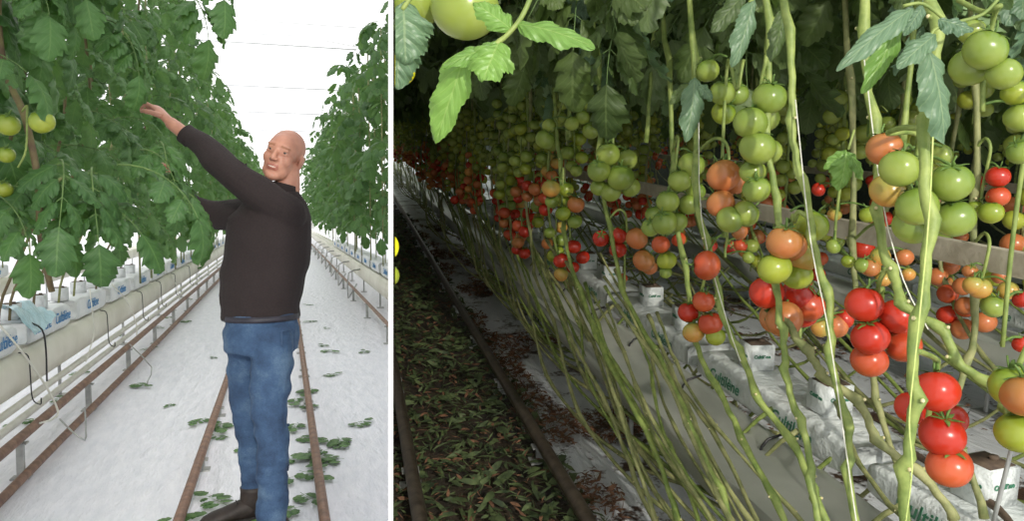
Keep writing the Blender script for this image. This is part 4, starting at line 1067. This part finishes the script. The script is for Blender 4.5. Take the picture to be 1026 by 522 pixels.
hero_leaf('foreground_leaf', 'R', [((930, 48, d), (950, 140, d + .02), .036, .35, (.3, 0, .1), 'leaf_blue'), ((938, 34, d), (898, 62, d - .02), .02, .5, (0, 0, .5), 'leaf_blue'), ((915, 8, d), (836, 58, d - .03), .02, .5, (-.1, 0, .5), 'leaf_blue'), ((905, 14, d + .03), (868, 92, d + .04), .024, .4, (.3, 0, .2), 'leaf_lime'), ((940, 20, d), (975, 28, d - .02), .02, .4, (0, 0, .4), 'leaf_blue'), ((925, 6, d), (905, 34, d), .014, .4, (0, 0, .3), 'leaf_blue')], 'leaf_blue', 'large blue-green leaf hanging in front of the upright pale stem', [[(1005, -6, d), (985, 14, d), (960, 22, d), (936, 30, d), (930, 48, d)], [(950, 22, d), (925, 4, d), (905, 6, d)]])
d = 1.5
hero_leaf('hanging_leaf', 'R', [((755, 0, d), (738, 66, d), .032, .4, (.3, 0, .1), 'leaf_blue'), ((745, -5, d), (712, 30, d), .03, .4, (0, 0, .4), 'leaf_dim'), ((785, 10, d), (776, 62, d), .03, .4, (.4, 0, 0), 'leaf_dim')], 'leaf_dim', 'long curled leaf hanging over the pale green fruit column', [[(770, -12, d), (758, -2, d), (750, 2, d)]])
d = 1.75
hero_leaf('hanging_leaf', 'R', [((696, 78, d), (690, 140, d), .04, .4, (.2, 0, .1), 'leaf_blue'), ((700, 84, d), (714, 100, d), .022, .4, (.2, 0, .1), 'leaf_blue'), ((690, 84, d), (672, 104, d), .02, .4, (.2, 0, .1), 'leaf_dim')], 'leaf_blue', 'dark bluish leaf hanging left of the green fruit column', [[(694, 50, d), (696, 78, d)]])
d = 1.3
hero_leaf('hanging_leaf', 'R', [((848, 150, d), (842, 190, d), .03, .5, (.2, 0, .3), 'leaf_lime'), ((850, 152, d), (866, 178, d), .018, .5, (.2, 0, .3), 'leaf_lime'), ((846, 152, d), (826, 168, d), .016, .5, (.2, 0, .3), 'leaf_lime')], 'leaf_lime', 'small crumpled sunlit leaf beside the long bare stem', [[(856, 130, d), (850, 150, d)]])

# foreground fruit at the top left of the shaded bay, beside the partition
def loose_fruit(px, py, dia, d, colk, label, flat=False):
    p = at_d('R', px, py, d); r = dia / FPX * d / 2
    root = empty('hanging_tomato', 'R', p, label, 'tomato')
    mb = MB(); tomato_geo(mb, (0, 0, 0), r, colk, random.Random(int(px)), Euler((.25, .1, .3)).to_matrix(), True, 40, 24)
    mb.build('fruit', root)
    if px > 400: MB().tube(smooth_path([(0, 0, r * 1.05), (.01, 0, r * 1.6), (.03, .01, r * 2.8)], 4), .003, 'stem', 8).build('stalk', root)
loose_fruit(466, 8, 68, .78, 'green', 'large light green tomato hanging in front at the top beside the bright leaf')
loose_fruit(418, 2, 52, .82, 'green', 'light green tomato at the top edge next to the partition')
loose_fruit(398, 70, 36, .74, 'yellow', 'yellow tomato behind the pale leaf at the partition')
loose_fruit(383.5, 247, 33, .70, 'yellow', 'bright yellow tomato pressed against the partition in the shaded bay')
loose_fruit(386.5, 276, 27, .70, 'lime', 'lime tomato below the yellow one against the partition')

# ------------------------------------------------------------------ litter (uncountable)
def litter(name, n, region, mat, sizes, label, zf=0, seed=1, green=True):
    rs = random.Random(seed); mb = MB(); mi = mb.mi(mat)
    for k in range(n):
        x, y = region(rs); z = zf + rs.uniform(.002, .03); a = rs.random() * 6.28; L = rs.uniform(*sizes); w = L * (rs.uniform(.06, .16) if rs.random() < .55 else rs.uniform(.2, .42)); til = rs.uniform(-.5, .5); rl = rs.uniform(-1.1, 1.1)
        R_ = Euler((rl, til, a)).to_matrix(); b = len(mb.v); bend = rs.uniform(-.3, .3) * L
        for u, ww in ((0, .15), (.3, 1), (.7, .8), (1, .05)):
            for sg in (-1, 1): mb.v.append(V((x, y, z + .01)) + R_ @ V((u * L - L / 2, sg * w / 2 * ww + bend * u * u, .12 * L * math.sin(u * 3))))
        for i in range(3): q = b + i * 2; mb.face([q, q + 1, q + 3, q + 2], mi)
    o = mb.build(name, None, True, 'R'); tag(o, label, 'leaf litter', None, 'stuff')
def reg_aisle(rs): return rs.uniform(-.3, .86), .8 + 12 * rs.random() ** 1.7
def reg_film(rs):
    while True:
        x, y = rs.uniform(.82, 1.34), .8 + 11 * rs.random() ** 1.6
        if noise.noise(V((x * 3, y * 1.6, 4))) + (.22 if x < .95 else 0) > .12: return x, y
def reg_back(rs):
    while True:
        x, y = rs.uniform(1.5, 3.2), .8 + 8 * rs.random() ** 1.4
        if noise.noise(V((x * 2, y * 2, 8))) > -.02: return x, y
litter('leaf_litter', 13000, reg_aisle, 'litterg', (.02, .1), 'wilting green prunings covering the aisle between the dark rails', 0, 1)
litter('leaf_litter', 5000, reg_aisle, 'litterb', (.015, .06), 'brown dead leaf scraps mixed into the aisle prunings', 0, 2)
litter('dead_leaf_litter', 9000, reg_film, 'litterb', (.015, .055), 'brown dead leaf scraps scattered on the worn white film by the rail', .005, 3)
litter('dead_leaf_litter', 4200, reg_back, 'litterb', (.015, .06), 'brown dead leaf scraps on the film behind the near gutter', .005, 4)
for pts, lb in (([(.3, 2.25, .05), (.42, 2.1, .06), (.5, 2.0, .05), (.62, 1.95, .04)], 'pale cut stem curving over the green litter'), ([(.45, 1.72, .05), (.52, 1.7, .05), (.6, 1.78, .06), (.7, 1.9, .07)], 'brown cut stem in the litter near the bottom of the aisle')):
    wire('R', pts, .006, 'stem_old', 'cut_stem', lb, 'cut stem')

# ------------------------------------------------------------------ keep everything on its own side of the partition
bpy.context.view_layer.update()
inv_cache = {}
def side_of(o):
    r = o
    while r.parent: r = r.parent
    if r not in inv_cache:
        # frame by orientation: compare local up
        z = r.matrix_world.to_3x3() @ V((0, 0, 1)); z.normalize()
        inv_cache[r] = 1 if z.dot(MR.to_3x3() @ V((0, 0, 1))) > z.dot(ML.to_3x3() @ V((0, 0, 1))) else -1
    return inv_cache[r]
for o in list(bpy.data.objects):
    if o.type != 'MESH' or o.name.startswith('wall_added_divider'): continue
    mw = o.matrix_world
    ds = [pdist(mw @ V(c)) for c in o.bound_box]; sg = side_of(o); g = .004
    lo = min(x * sg for x in ds)
    if lo > g: continue
    if max(x * sg for x in ds) < g:
        bpy.data.objects.remove(o); continue
    bm = bmesh.new(); bm.from_mesh(o.data)
    if min(pdist(mw @ v.co) * sg for v in bm.verts) > g: bm.free(); continue
    mi3 = mw.inverted(); co = mi3 @ (cam_loc + PN * g * sg); no = (mw.to_3x3().transposed() @ (PN * sg)).normalized()
    bmesh.ops.bisect_plane(bm, geom=list(bm.verts) + list(bm.edges) + list(bm.faces), plane_co=co, plane_no=no, clear_inner=True)
    if len(bm.faces) == 0:
        bm.free(); bpy.data.objects.remove(o); continue
    me = o.data.copy(); bm.to_mesh(me); bm.free(); o.data = me
# drop roots emptied by the cut
again = True
while again:
    again = False
    for o in list(bpy.data.objects):
        if o.type == 'EMPTY' and not o.children: bpy.data.objects.remove(o); again = True

# ------------------------------------------------------------------ light
w = bpy.data.worlds.new('world'); SC.world = w; w.use_nodes = True
bg = w.node_tree.nodes['Background']; bg.inputs[0].default_value = (1, 1, 1, 1); bg.inputs[1].default_value = 1.5
sp = bpy.data.lights.new('low_sun', 'SPOT'); so = bpy.data.objects.new('low_sun', sp); COL.objects.link(so)
sp.energy = 2800; sp.spot_size = math.radians(31); sp.spot_blend = .4; sp.shadow_soft_size = .12; sp.color = (1, .95, .85)
lp = MR @ V((.9, -6.4, 4.9)); tg = MR @ V((1.35, 1.9, .95))
so.location = lp; so.rotation_euler = (tg - lp).to_track_quat('-Z', 'Y').to_euler()

vs = SC.view_settings; vs.view_transform = 'Standard'; vs.look = 'None'; vs.gamma = 1; vs.exposure = 0; vs.use_curve_mapping = False
